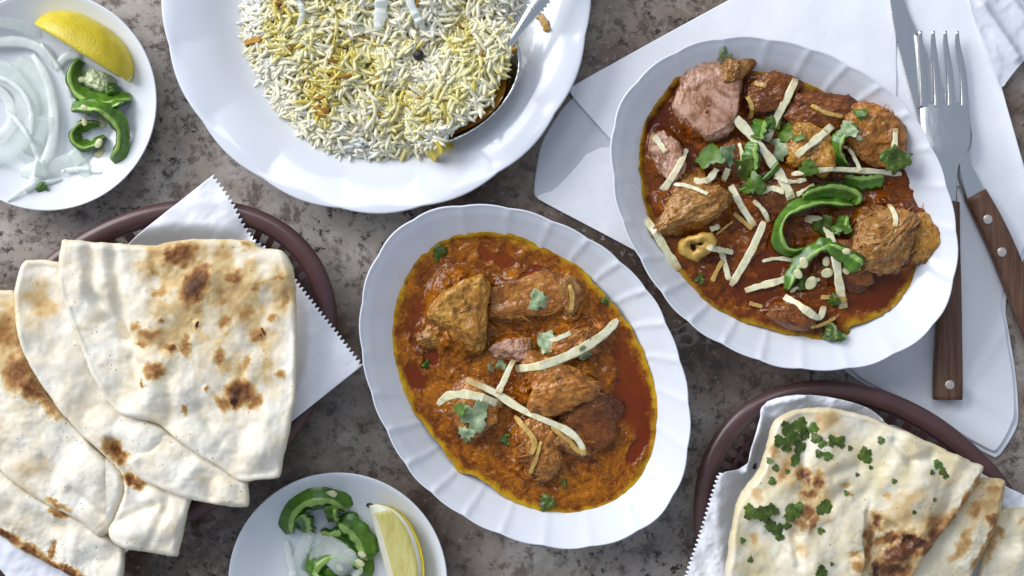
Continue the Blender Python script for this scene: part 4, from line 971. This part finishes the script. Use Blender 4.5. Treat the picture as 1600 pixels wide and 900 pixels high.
def leaf(label, px, py, r, rot, trees, mat, seed, group=None, name='coriander_leaf', cat='herb', parent=None, zr=.036, droop=.0042, lift=.0003, lobes=3, tall=1.0, th0=.0004):
    rng = np.random.default_rng(seed); n = 44; th = np.linspace(0, 2 * np.pi, n, endpoint=False)
    ro = math.radians(rot)
    R = .55 + .33 * np.abs(np.cos(lobes * th / 2.0)) ** 1.3 + .09 * np.cos(9 * th + seed) + .10 * rng.normal(size=n) * .6
    pts = np.stack([R * r * np.cos(th), tall * R * r * np.sin(th)], 1)
    pts = np.stack([px + pts[:, 0] * math.cos(ro) - pts[:, 1] * math.sin(ro), py + pts[:, 0] * math.sin(ro) + pts[:, 1] * math.cos(ro)], 1)
    zc = 0; zs = []
    for dx, dy in ((0, 0), (.5, 0), (-.5, 0), (0, .5), (0, -.5)):
        X, Y = W(px + dx * r, py + dy * r, zr); zs.append(drop(trees, X, Y))
    gx = (zs[1] - zs[2]) / r; gy = (zs[3] - zs[4]) / r; zb = max(zs[0], np.mean(zs[1:])) + lift
    lim = .00034; gx = np.clip(gx, -lim, lim); gy = np.clip(gy, -lim, lim)
    def zf(x, y, d):
        u = np.hypot(x - px, y - py) / r
        return zb + gx * (x - px) + gy * (y - py) + th0 + droop * (.35 * fb2(x, y, r * .8, 2, seed) * 2 - .5 * u * u + .25)
    V, F, A = star(pts, (px, py), zr, zf, 48, 7, 1, shell=th0)
    o = obj(name, V, F, mat, parent)
    if parent is None: tagit(o, label, cat, group); trees.append(bvh(V, F))
    return o
H1 = 'coriander leaves on the orange curry'; H2 = 'coriander leaves on the dark curry'
for i, (lab, x, y, r, rot, m) in enumerate([
    ('largest pale coriander leaf, below the yellow sauced ginger', 742, 652, 30, 70, LEAF_P),
    ('coriander leaf drooping from the largest pale one', 728, 680, 17, 100, LEAF_P),
    ('green coriander frond tucked above the largest pale leaf', 718, 640, 14, 200, LEAF),
    ('pale coriander leaf beside the short white ginger', 778, 572, 19, 30, LEAF_P),
    ('pale coriander leaf behind the longest ginger strip', 852, 534, 22, 80, LEAF_P),
    ('coriander scrap under the longest ginger strip', 915, 552, 15, 0, LEAF_P),
    ('yellow-green coriander bit on the broad gravy-covered chicken', 842, 470, 22, 130, LEAF_P),
    ('dark herb floating near the dish upper edge', 686, 394, 18, 0, LEAF_D),
    ('dark herb at the lower gravy edge', 856, 790, 17, 10, LEAF_D),
    ('brownish herb scrap near the tall yellow chunk foot', 664, 572, 11, 30, LEAF_D),
    ('small herb fleck between the red oil and the far gravy edge', 948, 470, 9, 60, LEAF_D),
    ('herb fleck in the gravy below the shredded chicken', 880, 760, 9, 200, LEAF_D),
    ('small green herb in the gravy right of the largest coriander', 790, 690, 12, 60, LEAF_D),
]): leaf(lab, x, y, r, rot, S1, m, 200 + i, H1)
for i, (lab, x, y, r, rot, m) in enumerate([
    ('blue-green coriander leaf below the pale pink chicken slice', 1112, 240, 28, 20, LEAF),
    ('pale coriander leaf touching the blue-green one', 1142, 240, 20, 80, LEAF_P),
    ('pale coriander leaf right of the thick ginger strip', 1222, 232, 24, 110, LEAF_P),
    ('bright coriander leaf above the pale one at the thick ginger', 1238, 206, 22, 30, LEAF),
    ('green coriander under the chili stem', 1180, 288, 22, 30, LEAF),
    ('coriander leaf over the pale rimmed chili', 1322, 204, 18, 150, LEAF_P),
    ('dark coriander leaf under the upright ginger', 1398, 250, 26, 0, LEAF_D),
    ('coriander sprig on the spill at the dish lower edge', 1304, 520, 18, 20, LEAF_D),
    ('green herb tip on the upper gravy edge', 1344, 178, 12, 90, LEAF),
    ('coriander shred right of the curled chili ring', 1320, 352, 18, 45, LEAF),
    ('green leaf beside the lower chili strip', 1262, 442, 16, 10, LEAF),
    ('dark herb clump between the blue-green leaf and the chili wedge', 1164, 262, 22, 200, LEAF_D),
    ('small bright leaf beside the ginger with the blackened end', 1214, 188, 17, 70, LEAF),
    ('dark leaf peeping from under the large curled chili ring', 1290, 352, 20, 300, LEAF_D),
    ('bright leaf right of the thick ginger strip foot', 1262, 264, 17, 140, LEAF),
    ('herb scrap floating in the gravy near the hooked ginger', 1308, 470, 13, 20, LEAF_D),
    ('herb scrap on the gravy left of the split ginger stub', 1098, 436, 10, 50, LEAF_D),
    ('yellow-green leaf at the top spike of the gravy', 1134, 84, 14, 0, LEAF_P),
]): leaf(lab, x, y, r, rot, S2, m, 230 + i, H2)

def seed_obj(label, px, py, r, trees, group, zr=.036, el=1.35, rot=0, mat=SEED):
    v, F = ICO3; k = S * (H - zr) / H; cx, cy = W(px, py, zr); a = math.radians(rot)
    z = drop(trees, cx, cy)
    q = v * (1 + .06 * fbm(v * 2 + px, 2, 3))[:, None]
    r = r * .78; x = q[:, 0] * r * el; y = q[:, 1] * r
    V = np.stack([cx + (x * math.cos(a) + y * math.sin(a)) * k, cy + (-x * math.sin(a) + y * math.cos(a)) * k, z + .0006 + q[:, 2] * .0008], 1)
    o = obj('chili_seed', V, F, mat); tagit(o, label, 'seed', group); trees.append(bvh(V, F)); return o
SG = 'chili seeds on the dark curry'
for i, (lab, x, y, r) in enumerate([('round white chili seed right of the draped ginger', 1321, 393, 6.5), ('round white seed below the other one right of the draped ginger', 1326, 423, 6.5), ('seed cluster bit on the long chili strip', 1258, 410, 9), ('pale seed placenta lump beside the long chili strip', 1272, 442, 11), ('seed clump left of the draped ginger', 1298, 426, 10), ('white seed on the upper right chili half-ring', 1341, 216, 5.5), ('pale seed lump at the foot of the long chili strip', 1250, 428, 8), ('seed caught by the draped ginger middle', 1296, 408, 8)]):
    seed_obj(lab, x, y, r, S2, SG, rot=40 * i)

# herbs on the garlic naan: pieces baked into it, so parts
T_E = [obvh(nE)]
herbs = [(1228, 668, 13, 0), (1250, 664, 16, 60), (1236, 682, 17, 120), (1258, 678, 14, 10), (1270, 668, 10, 30), (1216, 688, 12, 0), (1228, 698, 10, 40), (1250, 698, 14, 0), (1244, 714, 9, 60), (1274, 684, 10, 0), (1283, 692, 9, 120), (1278, 708, 8, 0), (1300, 688, 11, 0), (1312, 690, 12, 70), (1352, 713, 14, 60), (1350, 704, 8, 30), (1292, 712, 9, 0), (1240, 720, 9, 0), (1170, 797, 15, 0), (1186, 800, 16, 50), (1202, 794, 13, 20), (1234, 798, 18, 0), (1244, 790, 10, 60), (1200, 816, 11, 0), (1212, 826, 14, 70), (1216, 838, 9, 0), (1287, 790, 16, 150), (1278, 794, 9, 0), (1462, 724, 9, 0), (1470, 736, 8, 40), (1474, 742, 6, 0), (1280, 827, 7, 0), (1278, 888, 12, 30), (1228, 820, 7, 0), (1322, 770, 5, 0), (1375, 687, 7, 0), (1452, 736, 5, 20), (1210, 730, 7, 60), (1204, 750, 8, 30), (1228, 735, 5, 0), (1158, 842, 6, 0), (1136, 826, 5, 0), (1296, 878, 4, 0), (1424, 798, 4, 0), (1394, 750, 5, 0), (1328, 700, 5, 0), (1200, 718, 6, 0), (1170, 872, 6, 40), (1455, 778, 4, 0), (1360, 730, 4, 0), (1340, 742, 4, 0)]
for i, (x, y, r, rot) in enumerate(herbs):
    leaf(None, x, y, r * 1.02, rot, T_E, LEAF if i % 6 == 4 else LEAF_D, 300 + i, name='herb_leaf', parent=nE, zr=.045, droop=.0006, lift=.0, th0=.0006)

# ------------------------------------------------------------------ small plates
def onion(label, path, w, trees, group, h=.0016, taper=(.4, .4), stiff=.6, zr=.010, dz=None, seed=0):
    return ginger(label, path, w, trees, group, zr, h * .7, ONION_C if w > 19 else ONION, taper, stiff, dz, seed, 'onion_slice', 'onion', 40, .12)
P1 = [T_S1]; P2 = [T_S2]
OG = 'raw onion slices on the plate with the peel-up lemon'
for i, (lab, path, w, h) in enumerate([
    ('wide translucent onion layer flat at the plate middle', [(-40, 100), (10, 112), (44, 150), (46, 200), (10, 240), (-40, 250)], 34, .0022),
    ('onion ring piece curving at the plate upper side', [(-20, 70), (30, 62), (70, 78), (84, 104)], 17, .0030),
    ('longest white onion strand curving down past the chilies', [(48, 84), (72, 120), (84, 170), (84, 215), (70, 258), (44, 300)], 17, .0040),
    ('onion strand arching toward the lemon wedge', [(84, 108), (100, 84), (124, 86)], 15, .0030),
    ('faint onion slice lying by the plate lower side', [(30, 270), (80, 262), (120, 246), (144, 232)], 24, .0018),
    ('inner onion arc touching the photo left border', [(-30, 130), (0, 140), (18, 168), (16, 200), (-20, 225)], 18, .0026),
    ('broad clear onion sheet under the longest strand', [(20, 90), (60, 130), (66, 190), (40, 240)], 40, .0014),
    ('short onion piece under the lower chili', [(110, 232), (126, 256), (138, 276)], 20, .0016),
    ('thin white onion shred crossing the plate middle', [(6, 170), (40, 200), (62, 246), (58, 276)], 7, .0022),
    ('thin onion shred beside the bright coriander scrap', [(20, 316), (50, 290), (96, 280)], 7, .0020),
    ('thin onion shred bending round the inner arc', [(-10, 118), (28, 132), (52, 168), (52, 212)], 8, .0024),
    ('fine onion shred reaching the rim below the chili loop', [(96, 268), (128, 262), (160, 270)], 7, .0020),
    ('fine onion shred running straight under the lemon', [(62, 66), (96, 112), (108, 150)], 7, .0022),
    ('outer onion curve near the upper left rim', [(-30, 40), (20, 34), (60, 52)], 20, .0022),
]): onion(lab, path, w, P1, OG, h, seed=i)
LG = 'green chili slices beside the peel-up lemon'
chili('green chili half-ring holding a white seedy core, touching the lemon', [(122, 92), (112, 112), (116, 140), (140, 154), (170, 158), (204, 152)], 20, .0060, P1, LG, .012, flip=True)
chili('dark chili side behind the white seedy core', [(108, 162), (138, 168), (170, 170), (196, 160)], 14, .0040, P1, LG, .012, flip=True)
chili('bright green chili loop at the plate right side', [(112, 170), (150, 166), (182, 180), (198, 208), (192, 240), (176, 252)], 21, .0060, P1, LG, .012, flip=True)
chili('small chili curl at the loop left end', [(150, 192), (124, 194), (112, 210), (120, 226), (142, 228), (160, 212)], 15, .0055, P1, LG, .012, flip=True)
def core(label, px, py, rx, ry, rot, top, z, trees, mat, seed, sub=ICO5, nm='chili_core', cat='chili core', group=None, pw=2.2, rough=1.3):
    o, t = lump(label, px, py, rx, ry, rot, top, z, seed, mat, strands=.25, pw=pw, rough=rough, name=nm, cat=cat, group=group, sub=sub, sauce=0.0); trees.append(t); return o
CORE = mat_plain('chili_pith', (0.60, 0.66, 0.40), .35, .2, 200, .4, .0006)
core('pale seedy core inside the chili half-ring touching the lemon', 152, 126, 22, 17, 25, .0075, .006, P1, CORE, 401)
core('green inner flesh patch at the right of the seedy core', 176, 140, 11, 10, 0, .008, .006, P1, CHILI_IN, 402)
for i, (lab, x, y, r) in enumerate([('white seed on the half-ring dark wall', 124, 123, 6), ('pale seed at the start of the chili loop', 139, 171, 5), ('large pale seed lying across the chili loop', 152, 188, 9), ('seed left of the large pale seed', 132, 190, 6), ('seed at the loop lower middle', 154, 224, 7), ('seed at the loop bottom', 150, 238, 8)]):
    seed_obj(lab, x, y, r, P1, 'chili seeds on the plate with the peel-up lemon', .013, 1.5, 30 * i)
leaf('bright green coriander scrap on the plate lower rim', 65, 293, 12, 20, P1, LEAF, 410, zr=.014)

def lemon(label, ax0, ax1, bulge, z, flesh_up, zr):
    """Wedge of a lemon along the line ax0-ax1 (px). Peel is a lune of an ellipsoid; two cut faces meet on the axis."""
    root = thing('lemon_wedge', label, 'lemon', (ax0[0] + ax1[0]) / 2, (ax0[1] + ax1[1]) / 2, z, 'lemon wedges')
    A = np.array(W(*ax0, zr)); B = np.array(W(*ax1, zr)); c = (A + B) / 2; L = np.linalg.norm(B - A) / 2
    u = (B - A) / (2 * L); n = np.array([-u[1], u[0]])
    k = S * (H - zr) / H; R = bulge * k
    a0, a1 = flesh_up                                  # elevation angles of the two cut faces, seen along the axis
    def pt(s, ang, rr):
        e = math.sqrt(max(0, 1 - abs(s) ** 2.3)) * rr * R
        p = c + u * s * L * 1.0 + n * e * math.cos(ang); return (p[0], p[1], z + e * math.sin(ang))
    ns, na = 40, 24; sv = np.sin(np.linspace(-math.pi / 2, math.pi / 2, ns))
    zmin = [0]
    V = [pt(s, a0 + (a1 - a0) * j / (na - 1), 1.0) for s in sv for j in range(na)]
    V += [pt(s, a0 + (a1 - a0) * j / (na - 1), .93) for s in sv for j in range(na)]
    m = ns * na
    F = [(i * na + j, i * na + j + 1, (i + 1) * na + j + 1, (i + 1) * na + j) for i in range(ns - 1) for j in range(na - 1)]
    F += [tuple(m + q for q in reversed(f)) for f in F]
    for j in (0, na - 1): F += [(i * na + j, (i + 1) * na + j, m + (i + 1) * na + j, m + i * na + j) for i in range(ns - 1)]
    zm = min(v[2] for v in V + [pt(0, a, 1) for a in (a0, a1)])
    dz = z - min(zm, z); V = np.array(V) + [0, 0, dz]
    V = V + .00025 * fbm(V * 260, 2, 9)[:, None] * np.array([1, 1, .6])
    obj('peel', V, F, PEEL, root)
    def wedge(name, r0, r1, inset, mat, sl):
        V = [];
        for s in sv * sl:
            V.append((*pt(s, a0, r0)[:2], pt(s, a0, r0)[2]))
            for j in range(na): V.append(pt(s, a0 + inset + (a1 - a0 - 2 * inset) * j / (na - 1), r1))
        q = na + 1
        F = [(i * q + j, i * q + (j + 1) % q, (i + 1) * q + (j + 1) % q, (i + 1) * q + j) for i in range(ns - 1) for j in range(q)]
        F += [tuple(range(q)), tuple(reversed(range((ns - 1) * q, ns * q)))]
        V = np.array(V) + [0, 0, dz]
        return obj(name, V, F, mat, root)
    wedge('pith', .0, .935, .0, PITH, .985)
    # pulp: thin raised segments on each cut face
    for ang, sg in ((a0, -1), (a1, 1)):
        V = []; g = 14; ss = np.linspace(-.86, .86, 30)
        for s in ss:
            for j in range(g):
                rr = .13 + (.86 - .13) * j / (g - 1)
                ed = min(1, (1 - abs(s) / .86) * 8, j / 1.5, (g - 1 - j) / 1.5)
                p = np.array(pt(s, ang, rr)); off = np.array([*(n * -math.sin(ang)), math.cos(ang)]) * sg
                V.append(p + off * (-.0004 + .0012 * max(0, ed) ** .5))
        F = [(i * g + j, i * g + j + 1, (i + 1) * g + j + 1, (i + 1) * g + j) for i in range(29) for j in range(g - 1)]
        V = np.array(V) + [0, 0, dz]
        obj('pulp', V, F, PULP, root)
    return root
lemon('lemon wedge with glossy yellow peel facing up beside green chili', (50, 36), (200, 128), 56, .0085, (math.radians(-12), math.radians(88)), .018)
l2 = lemon('lemon wedge with cut pulp facing up on the plate with green chili', (578, 786), (622, 952), 62, .0062, (math.radians(-40), math.radians(7)), .012)

chili('dark green chili arch at the plate upper left', [(452, 836), (448, 812), (464, 784), (498, 770), (530, 778), (544, 796)], 30, .0060, P2, 'green chili slices beside the cut-face lemon', .012, flip=True)
chili('green chili bar between the arch and the ring', [(498, 836), (520, 842), (544, 836)], 24, .0050, P2, 'green chili slices beside the cut-face lemon', .012)
chili('thick green chili ring at the photo bottom edge', [(484, 898), (492, 876), (520, 862), (552, 868), (572, 884), (566, 904), (540, 916), (506, 916), (484, 898)], 27, .0065, P2, 'green chili slices beside the cut-face lemon', .012, taper=(1, 1), flip=True)
chili('dark chili curve running along the lemon side', [(528, 812), (552, 826), (570, 850), (576, 876)], 30, .0050, P2, 'green chili slices beside the cut-face lemon', .012, flip=True)
chili('small bright chili flap inside the arch', [(524, 790), (520, 804), (524, 816)], 20, .0070, P2, 'green chili slices beside the cut-face lemon', .012)
chili('mid green chili flap left inside the arch', [(472, 802), (480, 816), (476, 834)], 22, .0050, P2, 'green chili slices beside the cut-face lemon', .012)
core('pale seedy pith inside the bottom chili ring', 524, 890, 24, 14, 0, .006, .006, P2, CHILI_IN, 405)
for i, (lab, x, y, r) in enumerate([('pale seed on top of the chili arch', 518, 772, 8), ('pale green seed on the bottom chili ring', 546, 866, 9), ('round seed near the lemon pith', 566, 866, 6), ('seed on the ring right inner side', 562, 880, 7), ('upright thin seed in the ring', 530, 888, 6)]):
    seed_obj(lab, x, y, r, P2, 'chili seeds on the plate with the cut-face lemon', .014, 1.5, 10 * i)
OG2 = 'raw onion slices on the plate with the cut-face lemon'
for i, (lab, path, w, h) in enumerate([('white onion strip running down from the chili arch', [(490, 830), (474, 850), (466, 880), (470, 920)], 20, .0030), ('clear onion slice along the chili arch left side', [(446, 846), (452, 876), (462, 920)], 12, .0024), ('wide onion sheet under the chili slices', [(480, 850), (520, 856), (560, 900)], 44, .0010)]):
    onion(lab, path, w, P2, OG2, h, seed=20 + i)
seed_obj('dark peppery speck at the lemon tip', 577, 791, 5, P2, None, .014, 1.6, 0, BLACK)['category'] = 'speck'

# ------------------------------------------------------------------ rice
rice_out = [(395, -70), (382, -10), (380, 40), (392, 80), (405, 110), (428, 152), (455, 190), (478, 222), (500, 238), (545, 247), (590, 254), (640, 250), (680, 238), (720, 218), (755, 190), (778, 150), (792, 90), (800, 30), (815, -20), (815, -70), (740, -190), (600, -215), (470, -170)]
rc = (600, 30)
rb = resample(chaikin(rice_out, 2), 240)
def rice_z(x, y):
    th = np.arctan2(y - rc[1], x - rc[0]); R = np.interp(th, *RT, period=2 * np.pi)
    t = np.hypot(x - rc[0], y - rc[1]) / R
    return .0065 + .0185 * np.sqrt(np.clip(1 - t ** 2.2, 0, 1)) + (.0030 * fb2(x, y, 60, 3, 91) + .0038 * fb2(x, y, 24, 2, 92)) * np.clip(1 - t, 0, .3) * 3.3, t
th = np.arctan2(rb[:, 1] - rc[1], rb[:, 0] - rc[0]); od = np.argsort(th); RT = (th[od], np.hypot(*(rb - rc).T)[od])
rm = thing('rice_heap', 'heap of white and yellow basmati rice on the large plate', 'rice', 600, 30, .006)
V, F, A = star(rice_out, rc, .02, lambda x, y, d: rice_z(x, y)[0] - .0035, 200, 40, 2)
bed = (V, F, np.full(len(V), .72))

# serving spoon
def spoon():
    root = thing('serving_spoon', 'silver serving spoon with ribbed handle, its bowl buried in the rice', 'spoon', 760, 100, .02)
    c = np.array([727, 136.0]); ax = np.array([-.66, .75]); ax /= np.linalg.norm(ax); sd = np.array([-ax[1], ax[0]])
    n, m = 64, 14; V = []; zr = .03
    for layer in (0, 1):
        for j in range(m):
            t = 1 - j / (m - 1) if layer == 0 else 1 - j / (m - 1)
            for i in range(n):
                a = 2 * math.pi * i / n; t_ = max(t, .002)
                w = 62 * (1 - .13 * math.cos(a)) ; l = 108
                p = c + ax * (l * t_ * math.cos(a)) + sd * (w * t_ * math.sin(a))
                X, Y = W(*p, zr); z = .0290 - .012 * (1 - t_ ** 2) ** .8 + .0016 * (math.cos(a) * t_) * -1 - (.0011 if layer else 0)
                V.append((X, Y, z))
    F = ringfaces(n, m); F += [tuple(m * n + k for k in reversed(f)) for f in F]
    F += [(i, m * n + i, m * n + (i + 1) % n, (i + 1) % n) for i in range(n)]
    obj('bowl', V, F, STEEL, root)
    V, F = bar([(792, 78), (800, 62), (812, 46), (828, 24), (846, 0), (880, -50), (940, -140)], [16, 12, 14, 21, 25, 24, 30], .0035, [.0265, .0290, .0310, .0330, .0330, .0330, .0330], .033, 50, round_=.45)
    obj('handle', V, F, STEEL, root)
    L = []
    for k in range(4):
        cx, cy = 834 + k * 4.6, 16 - k * 6.2
        L.append(bar([(cx - 11, cy - 8.5), (cx, cy), (cx + 11, cy + 8.5)], [3.4, 3.4, 3.4], .0010, [.0352, .0362, .0352], .034, 8, round_=.45))
    for v, f in L: obj('handle_rib', v, f, STEEL, root)
    # amber-coloured film along the open side of the bowl
    V, F, A = star([(786, 90), (791, 112), (791, 139), (780, 165), (753, 190), (715, 208), (691, 214), (700, 180), (740, 150), (764, 110), (776, 86)], (762, 160), .028, lambda x, y, d: .0225 + .0058 * smooth(20, 62, np.abs((x - c[0]) * sd[0] + (y - c[1]) * sd[1])) + .0004, 90, 14, 2)
    obj('oil_film', V, F, AMBER, root)
    return root
sp = spoon()

def grain_mesh(seed, tint):
    rng = np.random.default_rng(seed); L = 16 + 20 * rng.random(); r = 2.6 + .95 * rng.random()
    k = S * .975; nseg = 7; nr = 6; V = []; bend = rng.normal() * 2.0
    for i in range(nseg):
        s = -1 + 2 * i / (nseg - 1); rr = r * math.sqrt(max(.05, 1 - abs(s) ** 2.6))
        for j in range(nr):
            a = 2 * math.pi * j / nr
            V.append((s * L / 2 * k, (rr * math.cos(a) + bend * (s * s - .4)) * k, rr * .85 * math.sin(a) * k))
    F = [(i * nr + j, i * nr + (j + 1) % nr, (i + 1) * nr + (j + 1) % nr, (i + 1) * nr + j) for i in range(nseg - 1) for j in range(nr)]
    F += [tuple(reversed(range(nr))), tuple(range((nseg - 1) * nr, nseg * nr))]
    return np.array(V), F, tint
def rice():
    rng = np.random.default_rng(12); G = []
    T_SP = [obvh(o) for o in sp.children if o.name.startswith('bowl')]
    N = 6600; lo = rb.min(0); hi = rb.max(0)
    while len(G) < N:
        p = lo + (hi - lo) * rng.random(2)
        if p[1] < -70: continue
        th = math.atan2(p[1] - rc[1], p[0] - rc[0]); R = np.interp(th, *RT, period=2 * np.pi); t = np.hypot(*(p - rc)) / R
        if t > 1.0 + .04 * rng.random(): continue
        z, _ = rice_z(np.array([p[0]]), np.array([p[1]])); z = float(z[0]) + rng.uniform(-.0030, .0026)
        # spoon: the open side of the bowl stays clear, rice is heaped inside
        q = p - np.array([727, 136.0]); ax = np.array([-.66, .75]) / math.hypot(.66, .75); sd = np.array([-ax[1], ax[0]])
        ua, va = q @ ax, q @ sd; e = math.hypot(ua / 108, va / 62)
        right = -va if sd[0] < 0 else va
        if e < 1.06:
            if (sd[0] < 0 and va < -28) or (sd[0] > 0 and va > 28): 
                if e > .52 + .2 * rng.random(): continue
            z = .0285 + .0030 * (1 - e ** 2) + rng.uniform(-.002, .0022) + (.001 if e < .8 else 0)
        elif (q[0] > 30 and q[1] > -60) and rng.random() < .8: continue
        tn = fb2([p[0]], [p[1]], 55, 3, 95)[0] * .62 + .48 + rng.normal() * .11
        if rng.random() < .025: tn = rng.uniform(.8, 1)
        if e < 1.0: tn += .10
        an = 3.0 * fb2([p[0]], [p[1]], 26, 2, 98)[0] * 1.6 + rng.normal() * .75
        G.append((p[0], p[1], z, an, rng.normal() * .32, float(np.clip(tn - (.25 if t > .85 else 0), 0, 1))))
    G = np.array(G)
    # how high each grain stands over its neighbourhood decides which ones show largest
    vis = np.zeros(len(G))
    for i, g in enumerate(G):
        nb = G[np.hypot(G[:, 0] - g[0], G[:, 1] - g[1]) < 13]; vis[i] = g[2] - np.sort(nb[:, 2])[-min(3, len(nb))]
    vis[(G[:, 1] < 4)] -= 1
    top = set(np.argsort(-vis)[:300].tolist())
    tints = np.linspace(0, 1, 9)
    V0, F0, _ = grain_mesh(1, 0); VV = [bed[0]]; FF = list(bed[1]); TT = [bed[2]]; off = len(bed[0])
    shapes = [grain_mesh(s, 0) for s in range(6)]
    cache = {}
    L = np.array(rm.location)
    for i, g in enumerate(G):
        si = i % 6; v, f, _ = shapes[si]
        X, Y = W(g[0], g[1], g[2])
        ti = int(round(g[5] * 8))
        Rm = Matrix.Rotation(g[3], 4, 'Z') @ Matrix.Rotation(g[4], 4, 'Y')
        if i in top:
            key = (si, ti)
            if key not in cache: cache[key] = mesh('rice_grain', v, f, RICE, {'tint': np.full(len(v), tints[ti])})
            o = bpy.data.objects.new('rice_grain', cache[key]); C.objects.link(o); o.parent = rm
            o.matrix_local = Matrix.Translation(Vector((float(X), float(Y), g[2] + .0006)) - Vector(L)) @ Rm
        else:
            M3 = np.array(Rm.to_3x3()); w = v @ M3.T + [float(X), float(Y), g[2]]
            VV.append(w); FF += [tuple(k + off for k in q) for q in f]; TT.append(np.full(len(v), g[5])); off += len(v)
    o = obj('rice_grains', np.vstack(VV), FF, RICE, rm, attrs={'tint': np.concatenate(TT)}); o['kind'] = 'stuff'
    return [obvh(o)]
T_R = rice()
R0 = [T_BIG] + T_R
for i, (lab, path, w) in enumerate([('wide white onion strip lying on the rice, cut by the photo top edge', [(586, -30), (597, 6), (588, 48)], 19), ('slanting white onion strip right of the wide one on the rice', [(634, -30), (640, 6), (662, 46)], 12), ('short white onion shred left of the wide strip on the rice', [(458, -10), (474, 14), (464, 42)], 9)]):
    o = ginger(lab, path, w, R0, 'white strips on the rice', .03, .0022, ONION, (.5, .3), .6, None, 60 + i, 'onion_strip', 'onion')
def ball(label, name, cat, px, py, r, trees, mat, zr=.03):
    v, F = ICO5; cx, cy = W(px, py, zr); z = drop(trees, cx, cy); k = S * (H - zr) / H
    q = v * (1 + .10 * fbm(v * 3, 3, 8))[:, None] * r * k
    return tagit(obj(name, q + [float(cx), float(cy), z + r * k * .7], F, mat), label, cat)
ball('single black peppercorn on the rice', 'peppercorn', 'peppercorn', 654, 86, 8.5, R0, BLACK)
ginger('brown fried onion shred on the rice plate right rim', [(838, 18), (850, 30), (855, 48)], 10, R0, None, .02, .002, CRUMB, (.7, .4), .9, None, 71, 'fried_onion', 'onion')
ginger('orange sliver at the rice left edge', [(381, 68), (396, 65), (410, 63)], 8, R0, None, .012, .002, CRUMB, (.8, .5), .9, None, 72, 'fried_onion', 'onion')
ginger('yellow rind-like flake below the spoon bowl', [(672, 248), (686, 236), (706, 222)], 18, R0, None, .014, .003, mat_plain('yellow_flake', (0.62, 0.48, 0.04), .4, .2, 200, .3, .0004), (.5, .5), .9, None, 73, 'potato_flake', 'flake')
ginger('greenish sliver outside the spoon neck', [(802, 82), (806, 92), (803, 104)], 8, R0, None, .014, .002, CRUMB, (.7, .5), .9, None, 74, 'fried_onion', 'onion')
